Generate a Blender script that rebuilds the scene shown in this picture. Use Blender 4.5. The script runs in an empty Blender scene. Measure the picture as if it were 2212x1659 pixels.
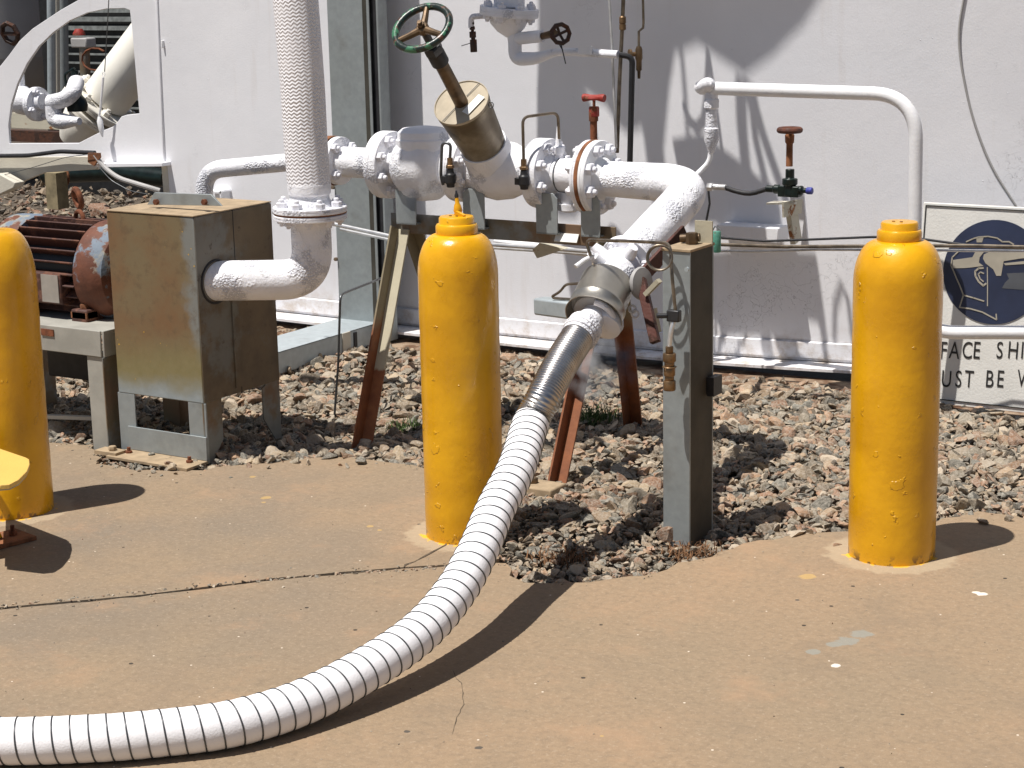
import bpy, bmesh, math, random
import numpy as np
from mathutils import Vector as V3, Matrix
random.seed(7); rng=np.random.default_rng(7)
C=bpy.context.scene; COL=C.collection
# ---------------------------------------------------------------- camera, sky, sun
F=4100.; PITCH=math.radians(12.8); ROLL=math.atan(374/18050.); CH=1.52; YAW=math.radians(32)
CAM=V3((7.38*math.sin(YAW),-7.38*math.cos(YAW),CH))
cd=bpy.data.cameras.new('camera'); cam=bpy.data.objects.new('camera',cd); COL.objects.link(cam)
cd.sensor_width=36; cd.lens=36*F/2212.; cd.clip_end=500; cd.clip_start=.05
cam.matrix_world=Matrix.Translation(CAM)@Matrix.Rotation(YAW,4,'Z')@Matrix.Rotation(math.pi/2-PITCH,4,'X')@Matrix.Rotation(-ROLL,4,'Z')
C.camera=cam
W=bpy.data.worlds.new('World'); C.world=W; W.use_nodes=True
bg=W.node_tree.nodes['Background']; sky=W.node_tree.nodes.new('ShaderNodeTexSky'); sky.sky_type='NISHITA'; sky.sun_disc=False
L=V3((.163,.319,-.934)).normalized()          # direction sunlight travels
sky.sun_elevation=math.asin(-L.z); sky.sun_rotation=math.atan2(-L.x,-L.y)
W.node_tree.links.new(sky.outputs[0],bg.inputs[0]); bg.inputs[1].default_value=.05
sd=bpy.data.lights.new('sun','SUN'); sd.energy=5.0; sd.angle=math.radians(.5); sd.color=(1,.955,.9)
so=bpy.data.objects.new('sun',sd); COL.objects.link(so); so.rotation_euler=L.to_track_quat('-Z','Y').to_euler()
C.view_settings.view_transform='Standard'; C.view_settings.look='None'; C.view_settings.gamma=1; C.view_settings.exposure=.20
C.render.engine='CYCLES'; C.cycles.max_bounces=8
def ray(px,py):
    v=V3((px-1106.,-(py-829.5),-F)); return (cam.matrix_world.to_3x3()@v).normalized()
def at(px,py,Y):
    d=ray(px,py); return CAM+d*((Y-CAM.y)/d.y)
def atx(px,py,X):
    d=ray(px,py); return CAM+d*((X-CAM.x)/d.x)
def atz(px,py,z=0.):
    d=ray(px,py); return CAM+d*((z-CAM.z)/d.z)
# ---------------------------------------------------------------- materials
class NT:
    def __init__(s,name):
        s.m=bpy.data.materials.new(name); s.m.use_nodes=True; s.t=s.m.node_tree; s.n=s.t.nodes; s.l=s.t.links
        s.b=s.n['Principled BSDF']; s.tc=s.n.new('ShaderNodeTexCoord'); oi=s.n.new('ShaderNodeObjectInfo'); s.loc=oi.outputs['Location']; va=s.n.new('ShaderNodeVectorMath'); s.l.new(s.tc.outputs['Object'],va.inputs[0]); s.l.new(s.loc,va.inputs[1]); s.co=va.outputs['Vector']
    def put(s,sock,v):
        if isinstance(v,bpy.types.NodeSocket): s.l.new(v,sock)
        elif isinstance(v,(tuple,list)) and len(v)==3 and sock.type=='RGBA': sock.default_value=(*v,1)
        else: sock.default_value=v
    def noise(s,sc,det=4,rough=.55,co=None,dist=0):
        n=s.n.new('ShaderNodeTexNoise'); s.put(n.inputs['Vector'],co or s.co); n.inputs['Scale'].default_value=sc
        n.inputs['Detail'].default_value=det; n.inputs['Roughness'].default_value=rough; n.inputs['Distortion'].default_value=dist; return n.outputs['Fac']
    def voro(s,sc,feat='F1',co=None,out='Distance',rnd=1.):
        n=s.n.new('ShaderNodeTexVoronoi'); n.feature=feat; s.put(n.inputs['Vector'],co or s.co); n.inputs['Scale'].default_value=sc; n.inputs['Randomness'].default_value=rnd; return n.outputs[out]
    def m_(s,op,a,b=0.,c=0.):
        n=s.n.new('ShaderNodeMath'); n.operation=op; s.put(n.inputs[0],a); s.put(n.inputs[1],b); s.put(n.inputs[2],c); return n.outputs[0]
    def map(s,v,a,b,c=0.,d=1.,smooth=True):
        n=s.n.new('ShaderNodeMapRange'); n.interpolation_type='SMOOTHSTEP' if smooth else 'LINEAR'
        s.put(n.inputs[0],v); 
        for i,x in enumerate((a,b,c,d)): s.put(n.inputs[i+1],x)
        return n.outputs[0]
    def mix(s,f,a,b):
        n=s.n.new('ShaderNodeMix'); n.data_type='RGBA'; s.put(n.inputs[0],f); s.put(n.inputs[6],a); s.put(n.inputs[7],b); return n.outputs[2]
    def vm(s,op,a,b):
        n=s.n.new('ShaderNodeVectorMath'); n.operation=op; s.put(n.inputs[0],a); s.put(n.inputs[1],b); return n.outputs['Value' if op in('DISTANCE','LENGTH') else 'Vector']
    def sep(s,co=None):
        n=s.n.new('ShaderNodeSeparateXYZ'); s.put(n.inputs[0],co or s.co); return n.outputs
    def comb(s,x,y,z):
        n=s.n.new('ShaderNodeCombineXYZ'); s.put(n.inputs[0],x); s.put(n.inputs[1],y); s.put(n.inputs[2],z); return n.outputs[0]
    def bump(s,h,dist=.001,st=1.):
        n=s.n.new('ShaderNodeBump'); n.inputs['Strength'].default_value=st; n.inputs['Distance'].default_value=dist
        s.put(n.inputs['Height'],h)
        if s.b.inputs['Normal'].links: s.l.new(s.b.inputs['Normal'].links[0].from_socket,n.inputs['Normal'])
        s.l.new(n.outputs[0],s.b.inputs['Normal'])
    def fin(s,col,rough=.5,metal=0.,spec=None,coat=None):
        s.put(s.b.inputs['Base Color'],col); s.put(s.b.inputs['Roughness'],rough); s.put(s.b.inputs['Metallic'],metal)
        if spec is not None: s.b.inputs['Specular IOR Level'].default_value=spec
        if coat: s.b.inputs['Coat Weight'].default_value=coat; s.b.inputs['Coat Roughness'].default_value=.12
        return s.m
def simple(name,col,rough=.5,metal=0.,var=.25,sc=25,bump=.0004,bsc=90):
    t=NT(name); n=t.noise(sc); d=tuple(c*(1-var) for c in col); u=tuple(min(1,c*(1+var*.6)) for c in col)
    if bump: t.bump(t.noise(bsc,5),bump)
    return t.fin(t.mix(t.map(n,.3,.7),d,u),rough,metal)
def rusty(name,paint,rust=(.16,.05,.022),cut=.5,metal=0.,rough=.6,sc=14):
    t=NT(name); n=t.noise(sc,7,.65); m=t.map(n,cut-.03,cut+.03); r=t.mix(t.noise(60,5),tuple(c*.35 for c in rust),tuple(min(1,c*1.5) for c in rust))
    p=t.mix(t.noise(9),tuple(c*.75 for c in paint),paint)
    t.bump(t.m_('ADD',t.noise(130,6),t.m_('MULTIPLY',m,-.5)),.0012)
    return t.fin(t.mix(m,p,r),t.mix(m,(rough,)*3,(.9,)*3),t.m_('MULTIPLY',t.m_('SUBTRACT',1,m),metal))
M={}
t=NT('yellow_paint'); n=t.noise(6,5); base=t.mix(t.map(n,.35,.7),(.64,.31,.003),(.80,.41,.004))
ch=t.noise(26,3,.5); ring=t.m_('ABSOLUTE',t.m_('SUBTRACT',ch,.68)); blister=t.map(ring,0,.014,1,0)
t.bump(t.noise(9,4),.003); t.bump(t.noise(60,4),.0006); t.bump(t.noise(300,3),.0002); t.bump(t.map(ch,.655,.69),.0016); 
z=t.sep(t.tc.outputs['Object'])[2]; low=t.m_('MULTIPLY',t.map(z,.035,.0),t.map(t.noise(34,5),.52,.60))
chip=t.map(t.noise(17,6,.7),.735,.75)
base=t.mix(t.m_('MULTIPLY',blister,.45),base,(.42,.2,.006)); base=t.mix(chip,base,(.2,.11,.02))
M['yellow']=t.fin(t.mix(low,base,(.16,.07,.015)),t.map(t.noise(12),.3,.7,.24,.38),0,spec=.45,coat=.25)
def frost(name,amt=.0025,col=(.86,.86,.89),patch=True):
    t=NT(name); h=t.noise(95,6,.65); t.bump(h,amt); 
    if patch: t.bump(t.m_('MULTIPLY',t.voro(150),t.map(t.noise(9),.48,.58)),amt*1.5)
    c=t.mix(t.map(t.noise(14),.3,.7),tuple(x*.93 for x in col),col)
    if patch: c=t.mix(t.m_('MULTIPLY',t.m_('MULTIPLY',t.map(t.voro(150),.25,.5),t.map(t.noise(9),.56,.60)),.55),c,(.40,.41,.46))
    c=t.mix(t.m_('MULTIPLY',t.map(t.noise(31,6,.7),.62,.72),.25),c,(.50,.46,.42)); 
    m=t.fin(c,.75,0); t.b.inputs['Subsurface Weight'].default_value=.12; t.b.inputs['Subsurface Radius'].default_value=(.01,.01,.012); t.b.inputs['Subsurface Scale'].default_value=.4
    return m
M['frost']=frost('frosted_white'); M['paintwhite']=frost('white_enamel',.0008,(.83,.83,.84),False); M['boltwhite']=frost('white_painted_bolt',.0003,(.74,.74,.78),False); M['castwhite']=frost('white_painted_casting',.0016,(.84,.84,.87))
t=NT('white_wall_paint'); n=t.noise(1.3,4); c=t.mix(t.map(n,.3,.7),(.75,.755,.785),(.83,.83,.855))
st=t.noise(1,5,.6,co=t.vm('MULTIPLY',t.co,(14,14,1.2))); c=t.mix(t.m_('MULTIPLY',t.map(st,.58,.72),.13),c,(.52,.44,.36)); zz=t.sep()[2]; c=t.mix(t.m_('MULTIPLY',t.map(zz,.22,.02),t.map(t.noise(16,7,.7),.42,.72)),c,(.50,.42,.34))
spk=t.map(t.voro(16),.03,.05,1,0); spk2=t.map(t.noise(2.3),.5,.62)
t.bump(t.noise(160,4),.0005); t.bump(t.noise(9,4),.0014); t.bump(t.m_('MULTIPLY',spk,spk2),.002)
cr=t.m_('MULTIPLY',t.map(t.voro(5,'DISTANCE_TO_EDGE',co=t.vm('ADD',t.co,t.comb(t.noise(8),t.noise(9),t.noise(10)))),0,.006,1,0),t.map(t.noise(1.7),.58,.64)); t.bump(cr,-.0015)
M['wall']=t.fin(t.mix(t.m_('MULTIPLY',cr,.35),c,(.45,.42,.4)),.55)
def galv(name,stain=0.,col=(.30,.33,.335),dark=.0):
    t=NT(name); v=t.voro(55,out='Color'); n=t.noise(5,5); g=t.mix(t.noise(38,3),tuple(c*.82 for c in col),tuple(c*1.2 for c in col))
    if stain:
        zz=t.noise(3.2,6,.62); f=t.map(t.m_('ADD',zz,t.m_('MULTIPLY',t.noise(22,5),.18)),.62-stain*.3,.74-stain*.3)
        s2=t.mix(t.map(t.noise(5),.35,.65),(.20,.11,.055),(.17,.135,.075)); g=t.mix(t.m_('MULTIPLY',f,.85),g,s2)
    g=t.mix(t.m_('MULTIPLY',t.map(t.noise(9,5),.55,.75),.3),g,(.14,.12,.09))
    t.bump(t.noise(80,4),.0003)
    return t.fin(g,t.map(n,.3,.7,.42,.62),.35)
M['galv']=galv('galvanised_steel'); M['galvdark']=galv('weathered_galvanised',.35,(.22,.23,.22)); M['galvbright']=galv('clean_galvanised',0,(.42,.47,.49))
t=NT('stained_box_steel'); X,Y_,Z=t.sep(); tn=t.noise(5,5,.6); hgt=t.m_('ADD',Z,t.m_('MULTIPLY',tn,.16))
g=t.mix(t.noise(38,3),(.24,.28,.30),(.36,.41,.43)); br=t.mix(t.map(t.noise(6,5),.3,.7),(.205,.115,.055),(.20,.155,.085)); rim=t.map(t.m_('ADD',X,t.m_('MULTIPLY',t.noise(9,6),.16)),.125,.165); br=t.mix(t.m_('MULTIPLY',rim,.8),br,(.22,.24,.24)); br=t.mix(t.m_('MULTIPLY',t.map(t.noise(26,7,.7),.5,.66),.45),br,(.12,.085,.05)); ol=t.mix(t.noise(30),(.20,.17,.07),(.27,.23,.12))
c=t.mix(t.map(hgt,.36,.52),ol,br); c=t.mix(t.map(hgt,.27,.36,1,0),c,g)
edge=t.map(t.m_('ADD',X,t.m_('MULTIPLY',t.noise(14,4),.01)),.105,.107,0,0); c=t.mix(t.m_('MULTIPLY',edge,.75),c,t.mix(t.noise(20),(.10,.075,.05),(.17,.13,.09)))
c=t.mix(t.map(t.voro(24),.03,.05,1,0),c,(.7,.45,.03)) if False else c
spl=t.m_('MULTIPLY',t.map(t.voro(42),.07,.11,1,0),t.map(t.noise(5),.60,.66)); c=t.mix(spl,c,(.75,.45,.02))
t.bump(t.noise(60,4),.0004); M['boxsteel']=t.fin(c,.58,.2)
t=NT('dark_mottled_side'); z=t.sep()[2]; c=t.mix(t.map(t.noise(7,5,.6),.35,.65),(.11,.085,.055),(.17,.125,.075)); c=t.mix(t.m_('MULTIPLY',t.map(t.noise(5,6,.65),.50,.64),.7),c,(.19,.195,.18)); c=t.mix(t.map(t.noise(30,6,.7),.58,.72),c,(.06,.045,.03)); t.bump(t.noise(60,4),.0004); M['boxside']=t.fin(c,.6,.15)  # darker brown with grey mottling for the box's right face
M['dustytop']=simple('dusty_steel_top',(.36,.27,.17),.85,0,.2)
M['postdark']=simple('shaded_web_dark_strip',(.06,.055,.043),.7,.2,.3,8); M['stainless']=simple('dull_stainless',(.50,.475,.42),.32,.85,.25,8,.0002)  # dark tone paints the shade on the post web; also colours the column strip
t=NT('stained_bonnet_can'); c=t.mix(t.map(t.noise(7,5,.6),.35,.65),(.15,.115,.07),(.34,.29,.205)); c=t.mix(t.map(t.noise(9,5),.58,.7),c,(.06,.05,.035)); t.bump(t.noise(14,3),.001); M['can']=t.fin(c,.42,.55)
M['canlid']=simple('cream_stained_lid',(.43,.37,.275),.8,0,.15,20)
M['chrome']=None
t=NT('polished_braided_steel'); u=t.sep(t.tc.outputs['UV']); 
h=t.m_('SINE',t.m_('MULTIPLY',u[1],785.)); h2=t.m_('SINE',t.m_('ADD',t.m_('MULTIPLY',u[0],170.),t.m_('MULTIPLY',u[1],560.)))
t.bump(h,.0007); M['chrome']=t.fin(t.mix(t.map(t.noise(14,3),.35,.65),(.42,.40,.39),(.60,.58,.56)),.31,1.)
t=NT('frosted_braid'); u=t.sep(t.tc.outputs['UV'])
tri=t.m_('PINGPONG',t.m_('ADD',t.m_('MULTIPLY',u[0],22.),t.m_('MULTIPLY',t.noise(14,3),.5)),.5); w=t.m_('SINE',t.m_('MULTIPLY',t.m_('ADD',t.m_('ADD',t.m_('MULTIPLY',u[1],92.),t.m_('MULTIPLY',t.noise(20,4),1.3)),t.m_('MULTIPLY',tri,1.2)),6.2832))
w=t.m_('ADD',t.m_('MULTIPLY',w,t.map(t.noise(7,4),.3,.6,.45,1.)),t.m_('MULTIPLY',t.noise(120,4),1.6)); t.b.inputs['Specular IOR Level'].default_value=.15; t.bump(w,.0009); M['braid']=t.fin((.80,.79,.81),.85)
t=NT('hose_fabric_white'); t.bump(t.noise(230,4),.0006); t.bump(t.noise(25,4),.0012); M['hose']=t.fin(t.mix(t.noise(12),(.84,.83,.85),(.90,.89,.90)),.8)
M['wire']=simple('steel_wire',(.10,.105,.11),.4,.6,.2,40,0)
M['canyellow']=rusty('pale_yellow_plate',(.78,.50,.12),(.4,.3,.12),cut=.72); M['rust']=simple('brown_rust',(.17,.055,.022),.9,0,.55,30,.0012,120)
M['rustlight']=simple('orange_rust_angle',(.24,.095,.04),.9,0,.45,24,.001,120)
t=NT('cream_angle_iron'); z=t.sep()[2]; f=t.map(t.m_('ADD',z,t.m_('MULTIPLY',t.noise(40,4),.03)),.235,.25,1,0)
c=t.mix(t.noise(12),(.40,.36,.26),(.52,.48,.36)); r=t.mix(t.noise(30,6),(.11,.03,.014),(.38,.15,.055)); t.bump(t.noise(90,5),.0008); M['legpaint']=t.fin(t.mix(f,c,r),.65)
t=NT('brown_leg_angle'); z=t.sep()[2]; f=t.map(t.m_('ADD',z,t.m_('MULTIPLY',t.noise(40,4),.05)),.36,.44,1,0)
c=t.mix(t.noise(12),(.17,.14,.09),(.27,.23,.15)); r=t.mix(t.noise(30,6),(.10,.03,.014),(.32,.11,.035)); t.bump(t.noise(90,5),.0008); M['legbrown']=t.fin(t.mix(f,c,r),.65)
M['red']=rusty('red_valve_paint',(.33,.03,.018),cut=.57); M['brownpaint']=rusty('red_brown_bar',(.095,.028,.018),(.05,.02,.012),cut=.52)
M['rustwheel']=rusty('rusted_wheel',(.085,.028,.016),(.13,.045,.025),cut=.45); M['darkwheel']=rusty('dark_corroded_wheel',(.045,.02,.012),(.08,.03,.015),cut=.5)
t=NT('green_flaking_wheel'); n=t.noise(24,6,.65); g=t.map(n,.54,.58); b=t.mix(t.map(t.noise(40,5),.56,.62),(.012,.022,.018),(.10,.05,.03)); t.bump(n,.002); M['greenwheel']=t.fin(t.mix(g,b,(.045,.16,.085)),.33)
M['bronze']=simple('aged_bronze',(.12,.075,.038),.45,.45,.5,22,.0006); M['brass']=simple('dirty_brass',(.21,.13,.065),.4,.6,.4,40)
M['black']=simple('black_fitting',(.018,.018,.02),.45,0,.4); M['blackgreen']=simple('black_green_valve',(.007,.016,.014),.35,.2,.5)
M['rubber']=simple('black_rubber',(.02,.02,.023),.6,0,.3); M['copper']=simple('tarnished_tube',(.20,.165,.125),.35,.7,.4,30,0); M['brighttube']=simple('bright_small_tube',(.66,.66,.66),.3,.6,.2,20,0)
M['blue']=simple('blue_cap',(.05,.06,.32),.5,0,.3); M['greentin']=rusty('green_painted_tin',(.10,.33,.24),cut=.58)
M['cream']=rusty('cream_steel',(.68,.64,.54),cut=.70); M['creamrust']=rusty('cream_rusted_steel',(.62,.58,.46),(.3,.12,.04),cut=.6); M['tankgrey']=simple('grey_tank_paint',(.38,.37,.36),.6,0,.1,3); M['whiteshell']=simple('cream_white_pipe_paint',(.83,.80,.72),.5,0,.08,5)
t=NT('motor_flaking_paint'); n=t.noise(8,7,.62); f=t.map(t.m_('ADD',n,t.m_('MULTIPLY',t.noise(40,5),.12)),-.10,-.09) if False else t.map(t.m_('ADD',n,t.m_('MULTIPLY',t.noise(40,5),.18)),.54,.60); pc=t.mix(t.map(t.noise(16,4),.46,.56),(.16,.20,.25),(.33,.31,.25)); r=t.mix(t.noise(28,6),(.05,.016,.01),(.20,.07,.035)); t.bump(t.noise(70,6),.0015); M['motorblue']=t.fin(t.mix(f,pc,r),.7)
M['motorrust']=rusty('motor_rust',(.075,.03,.022),(.16,.07,.045),cut=.52); M['standgrey']=simple('grey_stand_paint',(.34,.33,.29),.7,0,.15,10)
M['plate']=simple('name_plate',(.42,.40,.37),.4,.4,.1); M['louver']=simple('dark_louvre',(.015,.015,.016),.5,0,.4); M['slat']=simple('grey_slat',(.3,.32,.31),.5,.3,.3)
M['signwhite']=rusty('sign_white',(.74,.73,.69),(.45,.28,.12),cut=.71,sc=5); M['navy']=simple('sign_navy',(.018,.026,.06),.5,0,.3,6,0); M['signcream']=simple('sign_cream_ink',(.34,.31,.25),.6,0,.15,9,0); M['signgrey']=simple('sign_visor_grey',(.07,.075,.085),.6,0,.2,9,0); M['ink']=simple('sign_black_ink',(.015,.014,.013),.6,0,.3,6,0); M['label']=simple('white_label',(.80,.80,.76),.6,0,.05)
M['weedbrown']=simple('dry_weed',(.20,.10,.045),.9,0,.4,60,0); M['weedgreen']=simple('green_weed',(.06,.10,.025),.9,0,.4,60,0)
t=NT('gravel_stone'); a=t.n.new('ShaderNodeVertexColor'); a.layer_name='Col'; c=t.mix(t.m_('MULTIPLY',t.map(t.noise(130,6,.7),.35,.7),.55),a.outputs[0],(.50,.45,.38)); c=t.mix(t.m_('MULTIPLY',t.map(t.noise(60,5,.6),.55,.75),.5),c,(.09,.075,.06)); t.bump(t.noise(170,6),.003); M['tan']=simple('tan_timber',(.27,.22,.13),.9,0,.3,20); M['stone']=t.fin(c,.85,spec=.3)
t=NT('dark_soil'); t.bump(t.noise(60,8,.7),.012); M['soil']=t.fin(t.mix(t.noise(22,8,.7),(.05,.04,.03),(.17,.135,.10)),.95)
t=NT('rusty_plinth'); t.bump(t.noise(40,7),.006); M['plinth']=t.fin(t.mix(t.map(t.noise(12,7),.4,.62),(.30,.22,.15),(.12,.06,.03)),.9)
BOL=[(2.267,-1.811,.110),(1.205,-2.183,.105),(-.062,-2.597,.112)]
t=NT('stained_concrete'); n=t.noise(1.15,7,.6,dist=.4); n2=t.noise(4.5,8,.65); n3=t.noise(.55,3)
c=t.mix(t.map(n,.34,.68),(.282,.212,.138),(.325,.228,.142)); c=t.mix(t.m_('MULTIPLY',t.map(n2,.5,.75),.4),c,(.265,.205,.135))
x,y,_=t.sep(); gz=t.map(t.vm('DISTANCE',t.comb(x,y,0),(.3,-2.95,0)),.3,1.7,1,0); c=t.mix(t.m_('MULTIPLY',gz,t.map(t.noise(2.2,5),.3,.65)),c,(.222,.180,.134))
c=t.mix(t.m_('MULTIPLY',t.map(t.noise(48,8,.8),.42,.66),.5),c,(.18,.135,.09)); c=t.mix(t.m_('MULTIPLY',t.map(t.noise(90,4,.7),.52,.7),.4),c,(.46,.36,.26))
wsp=t.m_('MULTIPLY',t.map(t.m_('ADD',t.voro(22),t.m_('MULTIPLY',t.noise(80),.05)),.075,.09,1,0),t.map(t.voro(22,out='Color'),.62,.66)); c=t.mix(t.m_('MULTIPLY',t.map(t.noise(2.6,9,.72),.50,.72),.55),c,(.215,.165,.115)); c=t.mix(t.m_('MULTIPLY',t.map(t.noise(3.4,9,.7,co=t.vm('ADD',t.co,(7.,3.,0))),.52,.72),.55),c,(.39,.25,.15)); c=t.mix(wsp,c,(.72,.62,.5))
dsp=t.m_('MULTIPLY',t.map(t.voro(13,co=t.vm('ADD',t.co,(3.3,1.7,0))),.05,.07,1,0),t.map(t.voro(13,co=t.vm('ADD',t.co,(3.3,1.7,0)),out='Color'),.6,.64)); c=t.mix(dsp,c,(.06,.05,.04))
for bx,by,br_ in BOL:
    dd=t.m_('ADD',t.vm('DISTANCE',t.comb(x,y,0),(bx,by,0)),t.m_('MULTIPLY',t.noise(30,5),.06))
    c=t.mix(t.m_('MULTIPLY',t.map(dd,br_+.095,br_+.075,0,1),.5),c,(.46,.37,.25)); c=t.mix(t.m_('MULTIPLY',t.map(dd,br_+.045,br_+.035),t.map(t.noise(25,3),.5,.54)),c,(.72,.42,.04))
def spot(px,py,r,col,st=.8,asp=1.):
    global c
    p=atz(px,py); dd=t.m_('ADD',t.vm('DISTANCE',t.comb(x,y,0),(p.x,p.y,0)),t.m_('MULTIPLY',t.noise(42,5),r*1.3)); c=t.mix(t.m_('MULTIPLY',t.map(dd,r*1.35,r*1.6,1,0),st),c,col)
for q in [(1745,1245,.03),(575,1075,.022),(545,1030,.016),(800,1137,.014),(820,1145,.01),(570,1085,.01),(1300,1590,.006)]: spot(q[0],q[1],q[2]*.8,(.55,.36,.12),.55)
for q in [(1860,1370,.03),(1830,1385,.03),(1800,1392,.02),(1757,1408,.02)]: spot(q[0],q[1],q[2],(.27,.27,.235),.75)
for q in [(2120,1283,.016),(1805,1438,.013),(2110,1280,.012)]: spot(q[0],q[1],q[2],(.78,.72,.62),.9)
for q in [(1722,1296,.006),(1870,1772,.008),(880,1580,.008),(1035,1615,.01)]: spot(q[0],q[1],q[2],(.08,.07,.06),.9)
t.bump(t.noise(170,6,.7),.0012); t.bump(t.noise(14,6),.003); t.bump(dsp,-.004); M['concrete']=t.fin(c,.85,spec=.3)
M['crack']=simple('dirt_crack',(.10,.075,.05),.95,0,.4,80,.001)
# ---------------------------------------------------------------- geometry helpers
ORG={}
def tag(o,label=None,cat=None,group=None,kind=None):
    for k,v in (('label',label),('category',cat),('group',group),('kind',kind)):
        if v: o[k]=v
    return o
def thing(name,loc,label,cat,group=None):
    o=bpy.data.objects.new(name,None); COL.objects.link(o); o.location=V3(loc); o.empty_display_size=.05; ORG[o]=V3(loc); return tag(o,label,cat,group)
def obj(name,bm,mat,parent=None,org=None,sharp=35,bevel=0):
    if parent is not None: po=ORG[parent]
    else: po=V3((0,0,0))
    if org is None:
        org=po if parent is not None else sum((v.co for v in bm.verts),V3())/max(1,len(bm.verts))
    org=V3(org)
    bmesh.ops.recalc_face_normals(bm,faces=bm.faces)
    for v in bm.verts: v.co-=org
    ca=math.radians(sharp)
    for f in bm.faces: f.smooth=True
    for e in bm.edges:
        if len(e.link_faces)==2 and e.calc_face_angle(0)>ca: e.smooth=False
    me=bpy.data.meshes.new(name); bm.to_mesh(me); bm.free(); me.materials.append(M[mat] if isinstance(mat,str) else mat)
    o=bpy.data.objects.new(name,me); COL.objects.link(o); ORG[o]=org
    if parent is not None: o.parent=parent; o.location=org-po
    else: o.location=org
    if bevel:
        b=o.modifiers.new('b','BEVEL'); b.width=bevel; b.segments=2; b.limit_method='ANGLE'; b.angle_limit=math.radians(35)
    return o
def B(): return bmesh.new()
def frame(ax,up=None):
    ax=V3(ax).normalized(); u=V3(up) if up is not None else (V3((0,0,1)) if abs(ax.z)<.95 else V3((1,0,0)))
    a=u.cross(ax).normalized(); b=ax.cross(a); return a,b,ax
def ringloft(bm,rings,caps=True,close=False):
    n=len(rings[0]); R=[[bm.verts.new(p) for p in r] for r in rings]; uv=bm.loops.layers.uv.verify()
    m=len(R); rng_=range(m if close else m-1)
    return_=R
    for i in rng_:
        for k in range(n):
            f=bm.faces.new((R[i][k],R[i][(k+1)%n],R[(i+1)%m][(k+1)%n],R[(i+1)%m][k]))
    if caps and not close:
        try: bm.faces.new(R[0]); bm.faces.new(R[-1])
        except ValueError: pass
    return R
def lathe(bm,o,ax,prof,n=32,caps=True,up=None):
    a,b,x=frame(ax,up); o=V3(o)
    return ringloft(bm,[[o+x*h+(a*math.cos(2*math.pi*k/n)+b*math.sin(2*math.pi*k/n))*max(r,1e-4) for k in range(n)] for r,h in prof],caps)
def cyl(bm,p,q,r,r2=None,n=24):
    p=V3(p);q=V3(q); lathe(bm,p,q-p,[(r,0),(r if r2 is None else r2,(q-p).length)],n); return bm
def hexa(bm,p,ax,r,h): lathe(bm,p,ax,[(r*.93,0),(r,h*.1),(r,h*.85),(r*.88,h)],6); return bm
def box(bm,c,s,ax=((1,0,0),(0,1,0),(0,0,1))):
    c=V3(c); A=[V3(a).normalized()*(d/2) for a,d in zip(ax,s)]; v=[]
    for i in (-1,1):
        for j in (-1,1):
            for k in (-1,1): v.append(bm.verts.new(c+A[0]*i+A[1]*j+A[2]*k))
    for f in ((0,1,3,2),(4,6,7,5),(0,4,5,1),(2,3,7,6),(0,2,6,4),(1,5,7,3)): bm.faces.new([v[i] for i in f])
    return bm
def bar(bm,p,q,w,h,up=(0,0,1)):
    p=V3(p);q=V3(q); a,b,x=frame(q-p,up); box(bm,(p+q)/2,(w,h,(q-p).length),(a,b,x)); return bm
def prism(bm,pts,th):
    """closed polygon pts extruded by the vector th"""
    th=V3(th); a=[bm.verts.new(V3(p)) for p in pts]; b=[bm.verts.new(V3(p)+th) for p in pts]; n=len(a)
    bm.faces.new(a); bm.faces.new(b[::-1])
    for i in range(n): bm.faces.new((a[i],b[i],b[(i+1)%n],a[(i+1)%n]))
    return bm
def crom(P,step=.02):
    P=[V3(p) for p in P]; Q=[P[0]*2-P[1]]+P+[P[-1]*2-P[-2]]; out=[]
    for i in range(1,len(Q)-2):
        p0,p1,p2,p3=Q[i-1:i+3]; k=max(1,int((p2-p1).length/step))
        for j in range(k):
            s=j/k; out.append(.5*((2*p1)+(p2-p0)*s+(2*p0-5*p1+4*p2-p3)*s*s+(3*p1-p0-3*p2+p3)*s**3))
    out.append(P[-1]); return out
def fillet(P,r,k=8):
    P=[V3(p) for p in P]; out=[P[0]]
    for i in range(1,len(P)-1):
        a=(P[i-1]-P[i]); b=(P[i+1]-P[i]); d=min(r,a.length*.49,b.length*.49); s=P[i]+a.normalized()*d; e=P[i]+b.normalized()*d
        for j in range(k+1):
            u=j/k; out.append(s*(1-u)**2+P[i]*2*u*(1-u)+e*u*u)
    out.append(P[-1]); return out
def tube(bm,P,r,n=16,rf=None,caps=True):
    P=[V3(p) for p in P]; T=[(P[min(i+1,len(P)-1)]-P[max(i-1,0)]).normalized() for i in range(len(P))]
    a,b,_=frame(T[0]); R=[]; uvs=[]; s=0; fr=[]
    for i,p in enumerate(P):
        a=(a-T[i]*a.dot(T[i])).normalized(); b=T[i].cross(a); 
        if i: s+=(p-P[i-1]).length
        rr=rf(s) if rf else r; fr.append((a.copy(),b.copy(),s)); uvs.append(s)
        R.append([p+(a*math.cos(2*math.pi*k/n)+b*math.sin(2*math.pi*k/n))*rr for k in range(n)])
    uv=bm.loops.layers.uv.verify(); VV=[[bm.verts.new(q) for q in r_] for r_ in R]
    for i in range(len(P)-1):
        for k in range(n):
            f=bm.faces.new((VV[i][k],VV[i][(k+1)%n],VV[i+1][(k+1)%n],VV[i+1][k]))
            for l,(uu,vv) in zip(f.loops,((k/n,uvs[i]),((k+1)/n,uvs[i]),((k+1)/n,uvs[i+1]),(k/n,uvs[i+1]))): l[uv].uv=(uu,vv)
    if caps: bm.faces.new(VV[0][::-1]); bm.faces.new(VV[-1])
    return fr
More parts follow.
